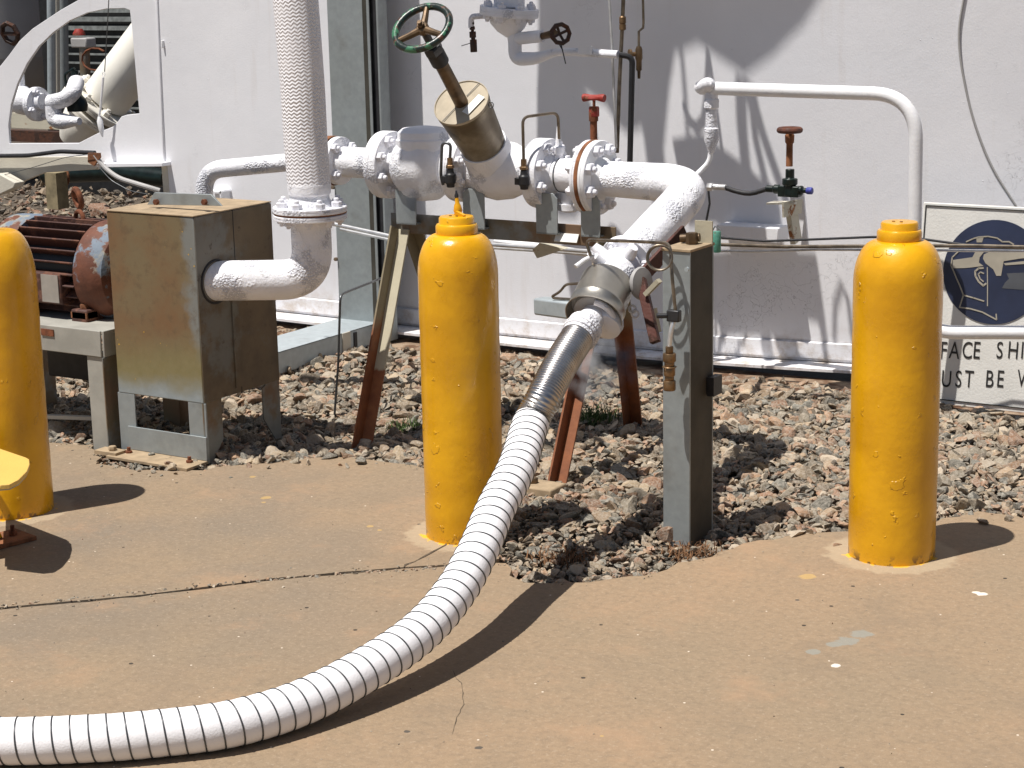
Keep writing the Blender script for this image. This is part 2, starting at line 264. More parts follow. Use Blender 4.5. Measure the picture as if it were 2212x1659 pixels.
def torus(bm,c,ax,R,r,n=40,m=12):
    a,b,x=frame(ax); c=V3(c)
    ringloft(bm,[[c+(a*math.cos(t_)+b*math.sin(t_))*(R+r*math.cos(2*math.pi*k/m))+x*(r*math.sin(2*math.pi*k/m)) for k in range(m)] for t_ in [2*math.pi*i/n for i in range(n)]],False,True); return bm
def flange(parent,c,ax,R,th,mat='castwhite',nb=8,br=.013,ph=.39,sides=(1,),hub=None,name='flange',sink=0):
    """flange disc centred at c along ax with its bolts as sub-parts"""
    a,b,x=frame(ax); c=V3(c); bm=B(); lathe(bm,c-x*th/2,x,[(R*.985,0),(R,th*.12),(R,th*.44),(R*.985,th*.47),(R*.985,th*.53),(R,th*.56),(R,th*.88),(R*.985,th)],48)
    if hub:
        for s in sides: lathe(bm,c+x*s*(th/2-.001),x*s,[(hub*1.25,0),(hub*1.2,.008),(hub*1.02,.022)],32)
    f=obj(name,bm,mat,parent)
    for k in range(nb):
        an=ph+2*math.pi*k/nb; p=c+(a*math.cos(an)+b*math.sin(an))*R*.79
        for s in sides:
            bm=B(); hexa(bm,p+x*s*(th/2),x*s,br*random.uniform(1.02,1.12),br*1.0); lathe(bm,p+x*s*(th/2+br*.9),x*s,[(br*.5,0),(br*.5,br*.55),(br*.38,br*.75)],12)
            obj('bolt',bm,'boltwhite' if mat=='castwhite' or mat=='paintwhite' else mat,f,sharp=25)
    return f
# ---------------------------------------------------------------- ground, slabs, gravel
bm=B(); v=[bm.verts.new(p) for p in ((-40,-40,-.035),(40,-40,-.035),(40,40,-.035),(-40,40,-.035))]; bm.faces.new(v); tag(obj('ground',bm,'soil'),kind='structure')
def rough(P,amp=.012,step=.05,seed=1,closed=False):
    r=random.Random(seed); out=[]
    for i in range(len(P)-1):
        a=V3((*P[i][:2],0)); b=V3((*P[i+1][:2],0)); k=max(1,int((b-a).length/step))
        for j in range(k): out.append(a.lerp(b,j/k)+V3((r.uniform(-amp,amp),r.uniform(-amp,amp),0)))
    out.append(V3((*P[-1][:2],0))); return out
EL=[(-6,-2.0),(-2,-1.98),(-.5,-1.99),(-.38,-1.95),(-.19,-2.12),(-.04,-2.12),(.14,-2.01),(.25,-1.87),(.32,-1.77),(.45,-1.69),(.69,-1.67),(.90,-1.76),(1.06,-1.93),(1.19,-2.07),(1.31,-2.2),(1.40,-2.32)]
ER=[(1.43,-2.36),(1.55,-2.46),(1.61,-2.42),(1.70,-2.38),(1.77,-2.30),(1.82,-2.19),(1.88,-2.02),(1.92,-1.88),(2.0,-1.76),(2.1,-1.70),(2.27,-1.50),(2.35,-1.36),(2.47,-1.35),(3.2,-.75),(7,1.5)]
JN=[(1.40,-2.36),(1.35,-2.40),(1.22,-2.5),(.993,-2.719),(.773,-2.987),(.537,-3.218),(-.5,-4.2),(-6,-9.6)]
def slab(P,seed):
    bm=B(); vs=[bm.verts.new(p) for p in P]; es=[bm.edges.new((vs[i],vs[(i+1)%len(vs)])) for i in range(len(vs))]
    bmesh.ops.triangle_fill(bm,edges=es,use_beauty=True)
    r=bmesh.ops.extrude_face_region(bm,geom=bm.faces[:]); 
    for v in [g for g in r['geom'] if isinstance(g,bmesh.types.BMVert)]: v.co.z-=.06
    tag(obj('concrete_slab',bm,'concrete',org=(0,0,0),sharp=20),kind='structure')
PB=rough(EL,.013,.04,3)+rough(JN,.003,.05,4); jn2=[(x+.010,y-.012) for x,y in JN][::-1]
PA=rough(jn2,.004,.04,6)+rough([(1.40,-2.37)]+ER,.013,.04,5)+[V3((9,-12,0)),V3((-6,-12,0))]
slab(PB,1); slab(PA,2)
def inside(P,x,y):
    X=np.array([p.x for p in P]);Yv=np.array([p.y for p in P]); r=np.zeros(len(x),bool); j=len(P)-1
    for i in range(len(P)):
        c_=((Yv[i]>y)!=(Yv[j]>y))&(x<(X[j]-X[i])*(y-Yv[i])/(Yv[j]-Yv[i]+1e-12)+X[i]); r^=c_; j=i
    return r
def ico(sub):
    bm=B(); bmesh.ops.create_icosphere(bm,subdivisions=sub,radius=1); vs=np.array([v.co[:] for v in bm.verts]); fs=np.array([[v.index for v in f.verts] for f in bm.faces]); bm.free(); return vs,fs
def stones(name,P,S,seed,sub=2,cols=None):
    """one mesh of many angular stones: P centres (n,3), S radii"""
    g=np.random.default_rng(seed); v0,f0=ico(sub); n=len(P); nv=len(v0); Vt=np.zeros((n,nv,3)); pal=np.array(cols if cols is not None else [(.20,.18,.145),(.30,.225,.155),(.15,.155,.145),(.31,.20,.13),(.33,.27,.195),(.10,.10,.09),(.22,.20,.165),(.24,.14,.09),(.38,.33,.27),(.17,.135,.095),(.12,.095,.07)])
    cidx=g.choice(len(pal),n,p=None); colr=np.clip(pal[cidx]*g.uniform(.72,1.22,(n,1)),0,1)
    colr*=np.array([1.06,.99,.88])
    for i in range(n):
        # cut the ball by random planes -> faceted stone
        v=v0.copy()
        for _ in range(7):
            d=g.normal(size=3); d/=np.linalg.norm(d); k=g.uniform(.22,.62); h=v@d; m=h>k; v[m]-=np.outer(h[m]-k,d)
        v*=np.array([1.55,g.uniform(.85,1.3),g.uniform(.5,1.)]); 
        A=np.array(Matrix.Rotation(g.uniform(0,6.28),3,'Z')@Matrix.Rotation(g.normal(0,.45),3,'X')@Matrix.Rotation(g.normal(0,.45),3,'Y')); Vt[i]=(v*S[i])@A.T+P[i]
    me=bpy.data.meshes.new(name); nf=len(f0); Fa=(f0[None]+(np.arange(n)*nv)[:,None,None]).reshape(-1,3)
    me.vertices.add(n*nv); me.vertices.foreach_set('co',Vt.reshape(-1)); me.loops.add(len(Fa)*3); me.loops.foreach_set('vertex_index',Fa.reshape(-1).astype(np.int32))
    me.polygons.add(len(Fa)); me.polygons.foreach_set('loop_start',np.arange(0,len(Fa)*3,3,dtype=np.int32)); me.polygons.foreach_set('loop_total',np.full(len(Fa),3,np.int32))
    me.update(calc_edges=True); me.shade_flat(); ca=me.color_attributes.new('Col','FLOAT_COLOR','POINT'); cc=np.ones((n*nv,4)); cc[:,:3]=np.repeat(colr,nv,0); ca.data.foreach_set('color',cc.reshape(-1)); me.materials.append(M['stone'])
    o=bpy.data.objects.new(name,me); COL.objects.link(o); return o
x=rng.uniform(-1.6,3.4,64000); y=rng.uniform(-2.55,-.13,64000); ok=~(inside(PA,x,y)|inside(PB,x,y)); x=x[ok];y=y[ok]
hill=.012*np.sin(x*5.1+1)*np.cos(y*6.3)+.012
S=rng.gamma(3.2,.0035,len(x)).clip(.004,.034); near=(y<-1.9)&(x<1.9); S[near]*=.72
Z=-.03+hill*np.clip((y+2.4)/.5,0,1)+rng.uniform(-.004,.014,len(x))+S*.2
tag(stones('gravel',np.stack([x,y,Z],1),S,11),'loose grey and pinkish crushed stone ballast between slab and wall','gravel',kind='stuff')
# stray chips lying on the slab near its edge
ck=[(540,1010,.011),(580,1012,.008),(640,1000,.02),(668,1004,.014),(600,998,.009),(780,1003,.018),(750,1010,.012),(735,1006,.009),(1160,1254,.024),(1138,1256,.012),(1806,1178,.012),(1750,1152,.012),(330,1022,.010),(380,1024,.008),(300,1018,.008),(265,1005,.009),(250,1010,.008),(235,1003,.009),(2120,1130,.015),(2180,1124,.014),(500,1032,.005),(1455,1163,.035),(210,1002,.006),(220,1008,.006),(285,1026,.006),(320,1030,.006),(350,1028,.006),(230,996,.008)]
PP=[];SS=[]
for a,b_,s in ck: p=atz(a,b_); PP.append((p.x,p.y,s*.35)); SS.append(s)
for i in range(260):   # grit in the joint between the slabs
    k=rng.uniform(0,1); a=V3((-.2,-3.95,0)).lerp(V3((.993,-2.719,0)),k/.6) if k<.6 else V3((.993,-2.719,0)).lerp(V3((1.40,-2.36,0)),(k-.6)/.4)
    s=rng.uniform(.002,.006); PP.append((a.x+rng.normal(.006,.006),a.y+rng.normal(-.008,.006),s*.1)); SS.append(s)
for i in range(1500):
    ei=rng.integers(0,len(PA)-4) if i%2 else rng.integers(0,len(PB)-1); P_=PA if i%2 else PB; e=P_[ei]; dd_=abs(rng.normal(0,.05)); an=rng.uniform(0,6.28); x_,y_=e.x+dd_*math.cos(an),e.y+dd_*math.sin(an)
    if -1.2<x_<2.9 and -4.2<y_<-1: 
        s=rng.uniform(.001,.0038); PP.append((x_,y_,s*.3)); SS.append(s)
for i in range(500):
    x_,y_=rng.uniform(-.5,3.2),rng.uniform(-4.3,-1.6)
    if inside(PA,np.array([x_]),np.array([y_]))[0] or inside(PB,np.array([x_]),np.array([y_]))[0]: s=rng.uniform(.0008,.0022); PP.append((x_,y_,s*.3)); SS.append(s)
tag(stones('stray_chips',np.array(PP),np.array(SS),5),'stray stone chips scattered on the slab edge and along the slab joint','stone chips',kind='stuff')
x=rng.uniform(-7,-1.2,9000); y=rng.uniform(-1.2,5,9000); S=rng.gamma(2.5,.008,9000).clip(.006,.08)
pal=[(.14,.10,.065),(.20,.15,.10),(.08,.055,.035),(.18,.08,.04),(.27,.23,.17),(.06,.05,.04)]
tag(stones('rubble',np.stack([x,y,np.full(9000,-.01)+rng.uniform(-.01,.03,9000)],1),S,12,1,pal),'brown rubble ground seen through the openings on the left','rubble',kind='stuff')
def ribbon(name,P,w,seed):
    P=rough([atz(*p) for p in P],.004,.02,seed); r=random.Random(seed); bm=B(); L_=[]
    for i,p in enumerate(P):
        d=(P[min(i+1,len(P)-1)]-P[max(i-1,0)]).normalized(); nn=V3((-d.y,d.x,0)); ww=w*r.uniform(.25,1.2)*(1 if 0<i<len(P)-1 else .2); L_.append((bm.verts.new(p+nn*ww+V3((0,0,.0015))),bm.verts.new(p-nn*ww+V3((0,0,.0015)))))
    for i in range(len(L_)-1): bm.faces.new((L_[i][0],L_[i][1],L_[i+1][1],L_[i+1][0]))
    tag(obj(name,bm,'crack'),kind='structure')
ribbon('slab_crack',[(868,1226),(905,1208),(940,1190),(968,1172)],.0035,2)
ribbon('slab_crack',[(978,1450),(995,1475),(1005,1515),(985,1560),(975,1590)],.0008,8)
# ---------------------------------------------------------------- white skid wall
wall=thing('white_wall',(0,0,0),'big white painted steel tank wall behind the pipework with a welded foot lip','wall')
xl=at(345,200,0).x
def wy(x): return -.05+((x-.2)**2/12. if x>.2 else (x-.2)**2*.0112)
WX=[xl+(6-xl)*i/48 for i in range(49)]
def wallstrip(name,prof,mat):
    bm=B(); R_=[[bm.verts.new((x,wy(x)+dy,z)) for dy,z in prof] for x in WX]
    for a,b_ in zip(R_[:-1],R_[1:]):
        for k in range(len(prof)): bm.faces.new((a[k],a[(k+1)%len(prof)],b_[(k+1)%len(prof)],b_[k]))
    bm.faces.new(R_[0]); bm.faces.new(R_[-1][::-1]); return obj(name,bm,mat,wall)
wallstrip('wall_panel',[(0,.05),(0,3.6),(.04,3.6),(.04,.05)],'wall')
wallstrip('lower_band',[(-.002,.122),(-.010,.118),(-.011,.062),(-.002,.06)],'wall')
wallstrip('foot_lip',[(-.105,.034),(-.105,.044),(-.0,.048),(-.0,.038)],'wall')
bm=B(); box(bm,((xl+.3+6)/2,-.12,-.012),(6-xl-.3,.22,.03)); tag(obj('plinth',bm,'plinth',bevel=.01),'low rusty brown concrete ledge under the foot of the white wall','plinth')
# skid end plate with quarter round cut-out
sp=thing('skid_end_plate',at(300,300,0),'white steel end plate with a large quarter round cut-out','skid plate')
outer=[(357,352),(215,354),(212,366),(96,371),(50,392),(-10,425),(-120,470),(-120,250),(-60,215),(-20,165),(0,143),(20,118),(42,88),(70,62),(100,42),(130,22),(160,5),(190,-12),(240,-35),(338,-60)]
inner=[(20,310),(18,270),(24,225),(38,180),(58,138),(84,100),(115,70),(150,45),(188,28),(230,19),(270,18),(280,22),(285,60),(290,120),(296,190),(301,245),(274,248),(262,252),(252,266),(243,274),(225,281),(195,296),(170,309)]
bm=B()
for lp in (outer,inner):
    vs=[bm.verts.new(at(a,b_,-.004)) for a,b_ in lp]; [bm.edges.new((vs[i],vs[(i+1)%len(vs)])) for i in range(len(vs))]
bmesh.ops.triangle_fill(bm,edges=bm.edges[:],use_beauty=True)
r=bmesh.ops.extrude_face_region(bm,geom=bm.faces[:])
for v in [g for g in r['geom'] if isinstance(g,bmesh.types.BMVert)]: v.co.y+=.014
obj('plate',bm,'wall',sp,bevel=.002)
bm=B(); bar(bm,at(336,-60,-.010),at(355,352,-.010),.012,.012,(0,1,0)); obj('weld_seam',bm,'wall',sp,bevel=.004)
bm=B(); bar(bm,at(218,356,-.03),at(362,354,-.03),.07,.016,(0,0,1)); obj('flange_lip',bm,'wall',sp,bevel=.002)
bm=B(); bar(bm,at(357,355,-.004),at(362,420,-.004),.03,.02,(0,1,0)); obj('edge_strip',bm,'cream',sp,bevel=.002)
bm=B(); prism(bm,[at(-5,340,-.03),at(210,338,-.03),at(208,366,-.03),at(96,373,-.03),at(50,392,-.03),at(45,398,-.03),at(-8,425,-.03)],(0,.02,0)); obj('lower_stiffener',bm,'cream',sp,bevel=.002)
bm=B(); prism(bm,[at(-10,375,-.06),at(18,372,-.06),at(54,392,-.06),at(50,403,-.06),at(18,418,-.06),at(-2,405,-.06)],(0,-.06,0)); obj('lug',bm,'cream',sp,bevel=.004)
# galvanised upright and rail
col=thing('galvanised_column',(-.6,-.15,0),'tall galvanised steel channel upright with a black slot, before the white wall','column')
xa=at(706,0,-.2).x; xb=at(795,0,-.2).x
bm=B(); box(bm,((xa+xb)/2,-.198,1.5),(xb-xa,.006,2.97)); box(bm,(xa+.003,-.162,1.5),(.006,.066,2.97)); box(bm,(xb-.04,-.150,1.5),(.006,.09,2.97)); obj('channel',bm,'galv',col,bevel=.0015)
bm=B(); box(bm,(xb-.002,-.165,1.5),(.004,.06,2.97)); box(bm,(xb+.022,-.165,1.5),(.045,.05,2.97)); obj('dark_slot',bm,'rubber',col)
bm=B(); box(bm,(xb+.047,-.18,1.5),(.008,.06,2.97)); box(bm,(xb+.0,-.203,1.5),(.012,.005,2.97)); obj('slot_lip',bm,'galv',col)
bm=B(); box(bm,(xb-.018,-.2022,1.5),(.020,.0016,2.97)); obj('worn_strip',bm,'postdark',col)
bm=B(); 
for zz in (.33,.62): hexa(bm,(xa-.004,-.2,zz),(0,-1,0),.008,.012)
obj('bolt',bm,'galvdark',col)
rl=thing('galvanised_base_rail',(-.62,-.7,0),'low galvanised base rail lying on the gravel at the foot of the tall upright','base rail')
bm=B(); p0=atx(790,690,-.50); yy=-.14
box(bm,(-.60,(-1.15+yy)/2,.083),(.2,1.15+yy,.006)); box(bm,(-.503,(-1.15+yy)/2,.043),(.006,1.15+yy,.085)); box(bm,(-.697,(-1.15+yy)/2,.043),(.006,1.15+yy,.085)); obj('channel',bm,'galvbright',rl,bevel=.0015)
bm=B(); box(bm,(-.498,-.42,.045),(.006,.05,.08)); obj('end_cover',bm,'cream',rl)
bm=B(); box(bm,(-.499,-.36,.045),(.005,.02,.06)); obj('slot',bm,'rubber',rl)
# ---------------------------------------------------------------- bollards
def bollard(x,y,r,h,sh,label,cap=True,nip=False,lean=(0,0)):
    o=thing('yellow_bollard',(x,y,0),label,'bollard','yellow bollards made of old gas bottles')
    bm=B(); pr=[(r*.99,-.03),(r*.995,.02)]
    for i in range(1,24): z=.02+(sh-.02)*i/24; pr.append((r*(1+.004*math.sin(i*1.7+x*9)),z))
    neck=.052
    for i in range(0,15):
        a=math.pi/2*i/14; pr.append((neck+(r-neck)*math.cos(a)**.92 if i<14 else neck,sh+(h-sh)*math.sin(a)*.98))
    lathe(bm,(x,y,0),(lean[0],lean[1],1),pr,56); obj('body',bm,'yellow',o,sharp=60)
    if cap:
        bm=B(); lathe(bm,(x+lean[0]*h,y+lean[1]*h,0),(lean[0],lean[1],1),[(.051,h-.012),(.0545,h-.006),(.055,h+.018),(.052,h+.023),(.047,h+.024),(.046,h+.026),(.046,h+.039),(.043,h+.043),(.001,h+.044)],40); cp=obj('neck_ring',bm,'yellow',o,sharp=45)
        bm=B()
        for q in (-.012,.008): box(bm,(x+q,y-.01,h+.044),(.007,.004,.003))
        obj('socket_mark',bm,'rust',cp)
        if nip:
            bm=B(); lathe(bm,(x+.0,y+.01,h+.04),(-.08,0,1),[(.012,0),(.010,.01),(.012,.016),(.009,.03),(.006,.036),(.005,.05)],12); box(bm,(x+.014,y-.004,h+.048),(.024,.012,.01),((1,.3,-.5),(0,1,0),(.5,0,1)))
            np_=obj('nipple',bm,'yellow',o); bm=B(); lathe(bm,(x-.004,y+.01,h+.088),(-.08,0,1),[(.005,0),(.006,.006),(.003,.014),(.002,.02)],10); obj('tip',bm,'black',np_)
bollard(*BOL[0][:2],.110,.812,.705,'yellow bottle-shaped bollard at the right in front of the sign')
bollard(*BOL[1][:2],.105,.815,.705,'yellow bottle-shaped bollard behind the hose with a small pointed nipple on its cap',nip=True)
bollard(*BOL[2][:2],.112,.805,.66,'yellow bollard cut off by the left picture edge beside the rusty motor',cap=False)
# yellow bracket post lower left
q=atz(8,1168); yb=thing('yellow_guard_post',(q.x-.07,q.y,0),'yellow guard post with curved top plate and rusty foot at the lower left edge','guard post')
bm=B(); e1=(atz(78,1166)-atz(0,1186)).normalized(); e2=V3((-e1.y,e1.x,0)); cpt=atz(78,1166)-e1*.10+e2*.05
box(bm,cpt+V3((0,0,.006)),(.2,.11,.012),(e1,e2,(0,0,1))); obj('base_plate',bm,'rustlight',yb,bevel=.002)
bm=B(); prism(bm,[cpt+e1*.03+V3((0,0,.012)),cpt-e1*.13+V3((0,0,.012)),cpt-e1*.13+V3((0,0,.2)),cpt-e1*.045+V3((0,0,.2))],e2*.012); obj('gusset',bm,'yellow',yb,bevel=.002)
bm=B(); hexa(bm,cpt+e1*.06+V3((0,0,.012)),(0,0,1),.012,.012); lathe(bm,cpt+e1*.06+V3((0,0,.02)),(0,0,1),[(.006,0),(.006,.02)],12); obj('bolt',bm,'rust',yb)
zp=.25; bm=B(); prism(bm,[atz(a,b_,zp) for a,b_ in [(-70,945),(56,988),(63,992),(64,1003),(58,1018),(40,1036),(21,1046),(0,1048),(-80,1040)]],(0,0,-.012)); obj('top_plate',bm,'canyellow',yb,bevel=.0015)
bm=B(); prism(bm,[atz(a,b_,zp-.0125) for a,b_ in [(-70,950),(57,993),(63,997),(63,1007),(57,1022),(40,1040),(21,1050),(0,1052),(-80,1044)]],(0,0,-.010)); obj('plate_rim',bm,'galv',yb,bevel=.0015); tc=atz(-95,1010,zp)
bm=B(); cyl(bm,(tc.x,tc.y,.0),(tc.x,tc.y,tc.z-.012),.05); obj('post',bm,'yellow',yb)
# ---------------------------------------------------------------- galvanised box
gb=thing('galvanised_box',(-.07,-1.77,0),'tall brown-stained galvanised box on open legs where the frosted elbow enters','steel box')
x0,x1,y0,y1,zt,zb=-.246,.106,-1.955,-1.585,.765,.19
bm=B(); box(bm,((x0+x1)/2,(y0+y1)/2,(zt+zb)/2),(x1-x0,y1-y0,zt-zb)); obj('housing',bm,'boxsteel',gb,bevel=.003)
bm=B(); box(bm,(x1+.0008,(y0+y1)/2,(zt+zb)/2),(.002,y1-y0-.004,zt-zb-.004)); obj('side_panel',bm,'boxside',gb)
bm=B(); prism(bm,[(x0-.002,y0-.002,zt+.001),(x1+.002,y0-.002,zt+.001),(x1+.002,y1,zt+.001),(x0-.002,y1,zt+.001)],(0,0,.004)); obj('lid',bm,'dustytop',gb,bevel=.001)
bm=B(); box(bm,(x1+.001,(y0+y1)/2-.005,(zt+zb)/2),(.003,.003,zt-zb)); obj('fold_seam',bm,'rubber',gb)
# legs
for (lx,ly) in ((x0+.03,y0+.004),(x1-.03,y0+.004)):
    bm=B(); box(bm,(lx,ly,zb/2),(.07,.006,zb)); obj('leg',bm,'galv',gb,bevel=.001)
bm=B(); prism(bm,[(x1-.002,y0,zb),(x1-.002,y0+.085,zb),(x1-.002,y0+.085,.06),(x1-.002,y0+.03,.0),(x1-.002,y0,.0)],(-.005,0,0)); obj('leg',bm,'galvdark',gb)
bm=B(); prism(bm,[(x1-.002,y1,zb+.04),(x1-.002,y1-.085,zb-.01),(x1-.002,y1-.085,.08),(x1-.002,y1-.03,.0),(x1-.002,y1,.0)],(-.005,0,0)); obj('leg',bm,'galvdark',gb)
bm=B(); box(bm,(x0+.02,y1,zb/2),(.06,.006,zb)); obj('leg',bm,'galvdark',gb)
bm=B(); box(bm,((x0+x1)/2+.02,y0-.003,.048),(x1-x0-.03,.006,.075)); obj('kick_plate',bm,'galv',gb,bevel=.001)
bm=B(); box(bm,((x0+x1)/2+.015,y0-.05,.005),(x1-x0-.02,.1,.009)); obj('foot_plate',bm,'dustytop',gb,bevel=.001)
for u_ in (-.11,.14):
    bm=B(); cyl(bm,((x0+x1)/2+u_,y0-.04,.008),((x0+x1)/2+u_,y0-.04,.028),.006,n=10); hexa(bm,((x0+x1)/2+u_,y0-.04,.009),(0,0,1),.011,.008); obj('anchor_bolt',bm,'rust',gb)
bm=B(); p=[at(318,442,-1.86),at(333,416,-1.86),at(455,420,-1.86),at(478,445,-1.86)]; prism(bm,p,(0,.008,0)); bk=obj('top_bracket',bm,'galv',gb,bevel=.001)
for px in (340,444):
    bm=B(); q=at(px,436,-1.865); hexa(bm,q,(0,-1,0),.010,.012); obj('bolt',bm,'rust',bk)
bm=B(); torus(bm,at(478,605,y0) if False else V3((x1+.002,-1.87,.557)),(1,0,0),.066,.004,40,8); obj('entry_seal',bm,'rubber',gb)
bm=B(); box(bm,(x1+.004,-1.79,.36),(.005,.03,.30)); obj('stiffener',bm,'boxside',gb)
# ---------------------------------------------------------------- riser: box -> elbow -> flange pair -> braided pipe
rs=thing('frosted_riser',(.3,-1.66,.5),'thick vertical frosted riser pipe with braided sleeve, rising from the stained box','riser pipe')
VX=atx(470,605,.107); ry=-1.70; cx=at(670,455,ry).x
PR=[V3((.09,-1.87,.557)),V3((.24,-1.83,.548)),V3((cx-.005,ry-.02,.553)),V3((cx,ry,.60)),V3((cx,ry,.745))]
a0=V3((.07,-1.875,.557)); pz=.555; cor=V3((cx,ry,pz)); d0=(cor-a0); d0.z=0
path=[a0]+fillet([a0,V3((cor.x,cor.y,pz)),V3((cx,ry,.75))],.125,14)[1:]
bm=B(); tube(bm,path,.0615,40); obj('elbow',bm,'frost',rs,sharp=50)
f1=at(670,467,ry); flange(rs,(cx,ry,f1.z),(0,0,-1),.112,.016,'castwhite',8,.013,.2,(1,),None,'lower_flange')
flange(rs,(cx,ry,f1.z+.0225),(0,0,1),.113,.018,'castwhite',8,.0165,.2,(1,),.06,'upper_flange')
bm=B(); lathe(bm,(cx,ry,f1.z+.01),(0,0,1),[(.111,0),(.1115,.002),(.1115,.004),(.111,.0055)],40); obj('gasket',bm,'rustlight',rs)
zt2=f1.z+.03; bm=B(); lathe(bm,(cx,ry,zt2),(0,0,1),[(.066,0),(.061,.02),(.060,.035),(.065,.04),(.067,.065),(.066,.07)],40); obj('collar',bm,'frost',rs)
bm=B(); tube(bm,crom([(cx,ry,zt2+.066),at(660,300,ry),at(653,180,ry),at(638,-5,ry),at(622,-200,ry)],.02),.066,48,lambda s:.0655+.003*min(1,s/.7)); obj('braided_sleeve',bm,'braid',rs,sharp=60)
# ---------------------------------------------------------------- wall pipe to the box
bm=B(); PA_=[at(760,338,-1.0),at(700,338,-1.02),at(620,347,-1.08),at(447,368,-1.15)]; pth=fillet([PA_[0],PA_[3]+V3((-.01,0,0)),at(428,424,-1.17)+V3((0,0,-.3))],.07,10)
tag(obj('frosted_wall_pipe',(tube(bm,pth,.031,24),bm)[1],'frost',sharp=50),'slim frosted pipe running left behind the riser and bending down behind the stained box','pipe')
# ---------------------------------------------------------------- transfer pipe
PY0=-1.23; z0=.857
tp=thing('frosted_transfer_pipe',(.9,PY0,.6),'long frosted white pipe with bolted flanges ending in a big elbow above the hose','transfer pipe')
flange(tp,(at(733,347,PY0).x,PY0,.862),(1,0,0),.079,.024,'castwhite',4,.015,.75,(1,),None)
bm=B(); tube(bm,crom([(.06,PY0,.86),(.35,PY0,z0)],.05),.050,32); obj('pipe',bm,'frost',tp,sharp=50)
bm=B(); lathe(bm,(.10,PY0,.861),(1,0,0),[(.081,-.03),(.082,-.026),(.082,-.006),(.081,-.003)],40); obj('rusty_back_flange',bm,'rustlight',tp)
xB=at(838,357,PY0).x; flange(tp,(xB,PY0,z0),(1,0,0),.109,.046,'castwhite',8,.0170,.39,(1,),.05)
xD=at(1176,376,PY0).x; flange(tp,(xD,PY0,z0-.003),(1,0,0),.108,.052,'castwhite',8,.0170,.39,(1,),.052)
xE=at(1287,387,PY0).x
bm=B(); tube(bm,crom([(xD,PY0,z0-.004),(xE,PY0,z0-.009)],.05),.0515,32); pp=obj('pipe',bm,'frost',tp,sharp=50)
bm=B(); torus(bm,(at(1204,380,PY0).x+.015,PY0,z0-.005),(1,0,0),.0525,.002,36,8); obj('clamp_band',bm,'wire',pp)
flange(tp,(xE-.020,PY0,z0-.008),(1,0,0),.113,.020,'castwhite',8,.0165,.39,(-1,),None,'rear_flange')
bm=B(); lathe(bm,(xE-.010,PY0,z0-.008),(1,0,0),[(.1135,-.004),(.115,0),(.115,.004),(.1135,.008)],48); obj('rusty_gasket',bm,'rustlight',tp)
flange(tp,(xE+.009,PY0,z0-.008),(1,0,0),.113,.022,'paintwhite',8,.0178,.39,(1,),.052,'front_flange')
bm=B(); cyl(bm,(at(1228,400,PY0).x,PY0,.80),(at(1228,400,PY0).x,PY0,.765),.026,.026,20); lathe(bm,(at(1228,400,PY0).x,PY0,.765),(0,0,-1),[(.034,0),(.034,.02),(.02,.026)],20); obj('drain_boss',bm,'castwhite',tp)
Ee=V3((1.425,PY0,z0-.014)); Ff=V3((1.452,-1.715,.688)); Fd=Ff; run=(Fd-Ee).normalized(); C0=V3((1.462,-1.842,.648)); C1=V3((1.478,-1.950,.575)); cax=(C1-C0).normalized()
bm=B(); pe=fillet([(xE+.01,PY0,z0-.01),Ee,Ff],.115,16); pe2=[pe[0]]; 
tube(bm,pe,.0555,40,lambda s:.0525+.004*min(1,max(0,(s-.08)/.1))); obj('elbow',bm,'frost',tp,sharp=50)
flange(tp,Ff,(run+cax*.15).normalized(),.076,.018,'castwhite',6,.012,1.05,(1,),None,'end_flange')
# check valve
cv=thing('check_valve',(.45,PY0,.86),'frosted round check valve body left of the tilted steel can','check valve')
xa_=xB+.023; xC=at(1003,365,PY0).x
bm=B(); lathe(bm,(xa_,PY0,z0),(1,0,0),[(.052,0),(.058,.02),(.075,.035),(.096,.06),(.103,.09),(.103,.15),(.09,.175),(.07,.19),(.06,.205)],40); obj('body',bm,'castwhite',cv,sharp=40)
bm=B(); lathe(bm,(xa_+.118,PY0,z0-.085),(0,0,1),[(.05,-.02),(.075,0),(.086,.03),(.086,.155),(.087,.160),(.087,.172),(.083,.176),(.080,.196),(.065,.208),(.03,.213),(.001,.214)],40); obj('cover',bm,'castwhite',cv)
# stem valve with can
vax=V3((.07,-.70,.71)).normalized(); sv=thing('extended_stem_valve',(.71,PY0,.86),'valve with tilted stained steel can, long bronze stem and green flaking handwheel','valve')
flange(sv,(xC-.004,PY0,z0-.001),(1,0,0),.105,.05,'castwhite',8,.0165,.39,(1,),.055)
b0=V3((.725,PY0,.86)); bm=B(); lathe(bm,(xC+.02,PY0,z0),(1,0,0),[(.055,0),(.07,.03),(.088,.07),(.095,.11),(.088,.16),(.07,.2),(.055,.24)],40); lathe(bm,b0,vax,[(.085,-.02),(.08,.05),(.075,.12)],36); obj('body',bm,'castwhite',sv,sharp=40)
ct=b0+vax*.315
bm=B(); lathe(bm,b0+vax*.09,vax,[(.066,0),(.068,.005),(.0835,.20),(.0855,.205),(.0855,.223)],48); cn=obj('steel_can',bm,'can',sv)
bm=B(); lathe(bm,ct-vax*.002,vax,[(.0862,-.006),(.0862,0),(.001,.0015)],48); torus(bm,ct,vax,.0855,.0018,48,8); ld=obj('can_lid',bm,'canlid',sv)
e1=V3((1,0,0)); e1=(e1-vax*e1.dot(vax)).normalized(); e2=vax.cross(e1); e2=-e2 if e2.z<0 else e2; dd=(e2*.93+e1*.36).normalized(); dw=dd.cross(vax)
bm=B(); box(bm,ct+vax*.003+e1*.046-e2*.006,(.027,.076,.0012),(dw,dd,vax)); obj('label',bm,'label',ld)
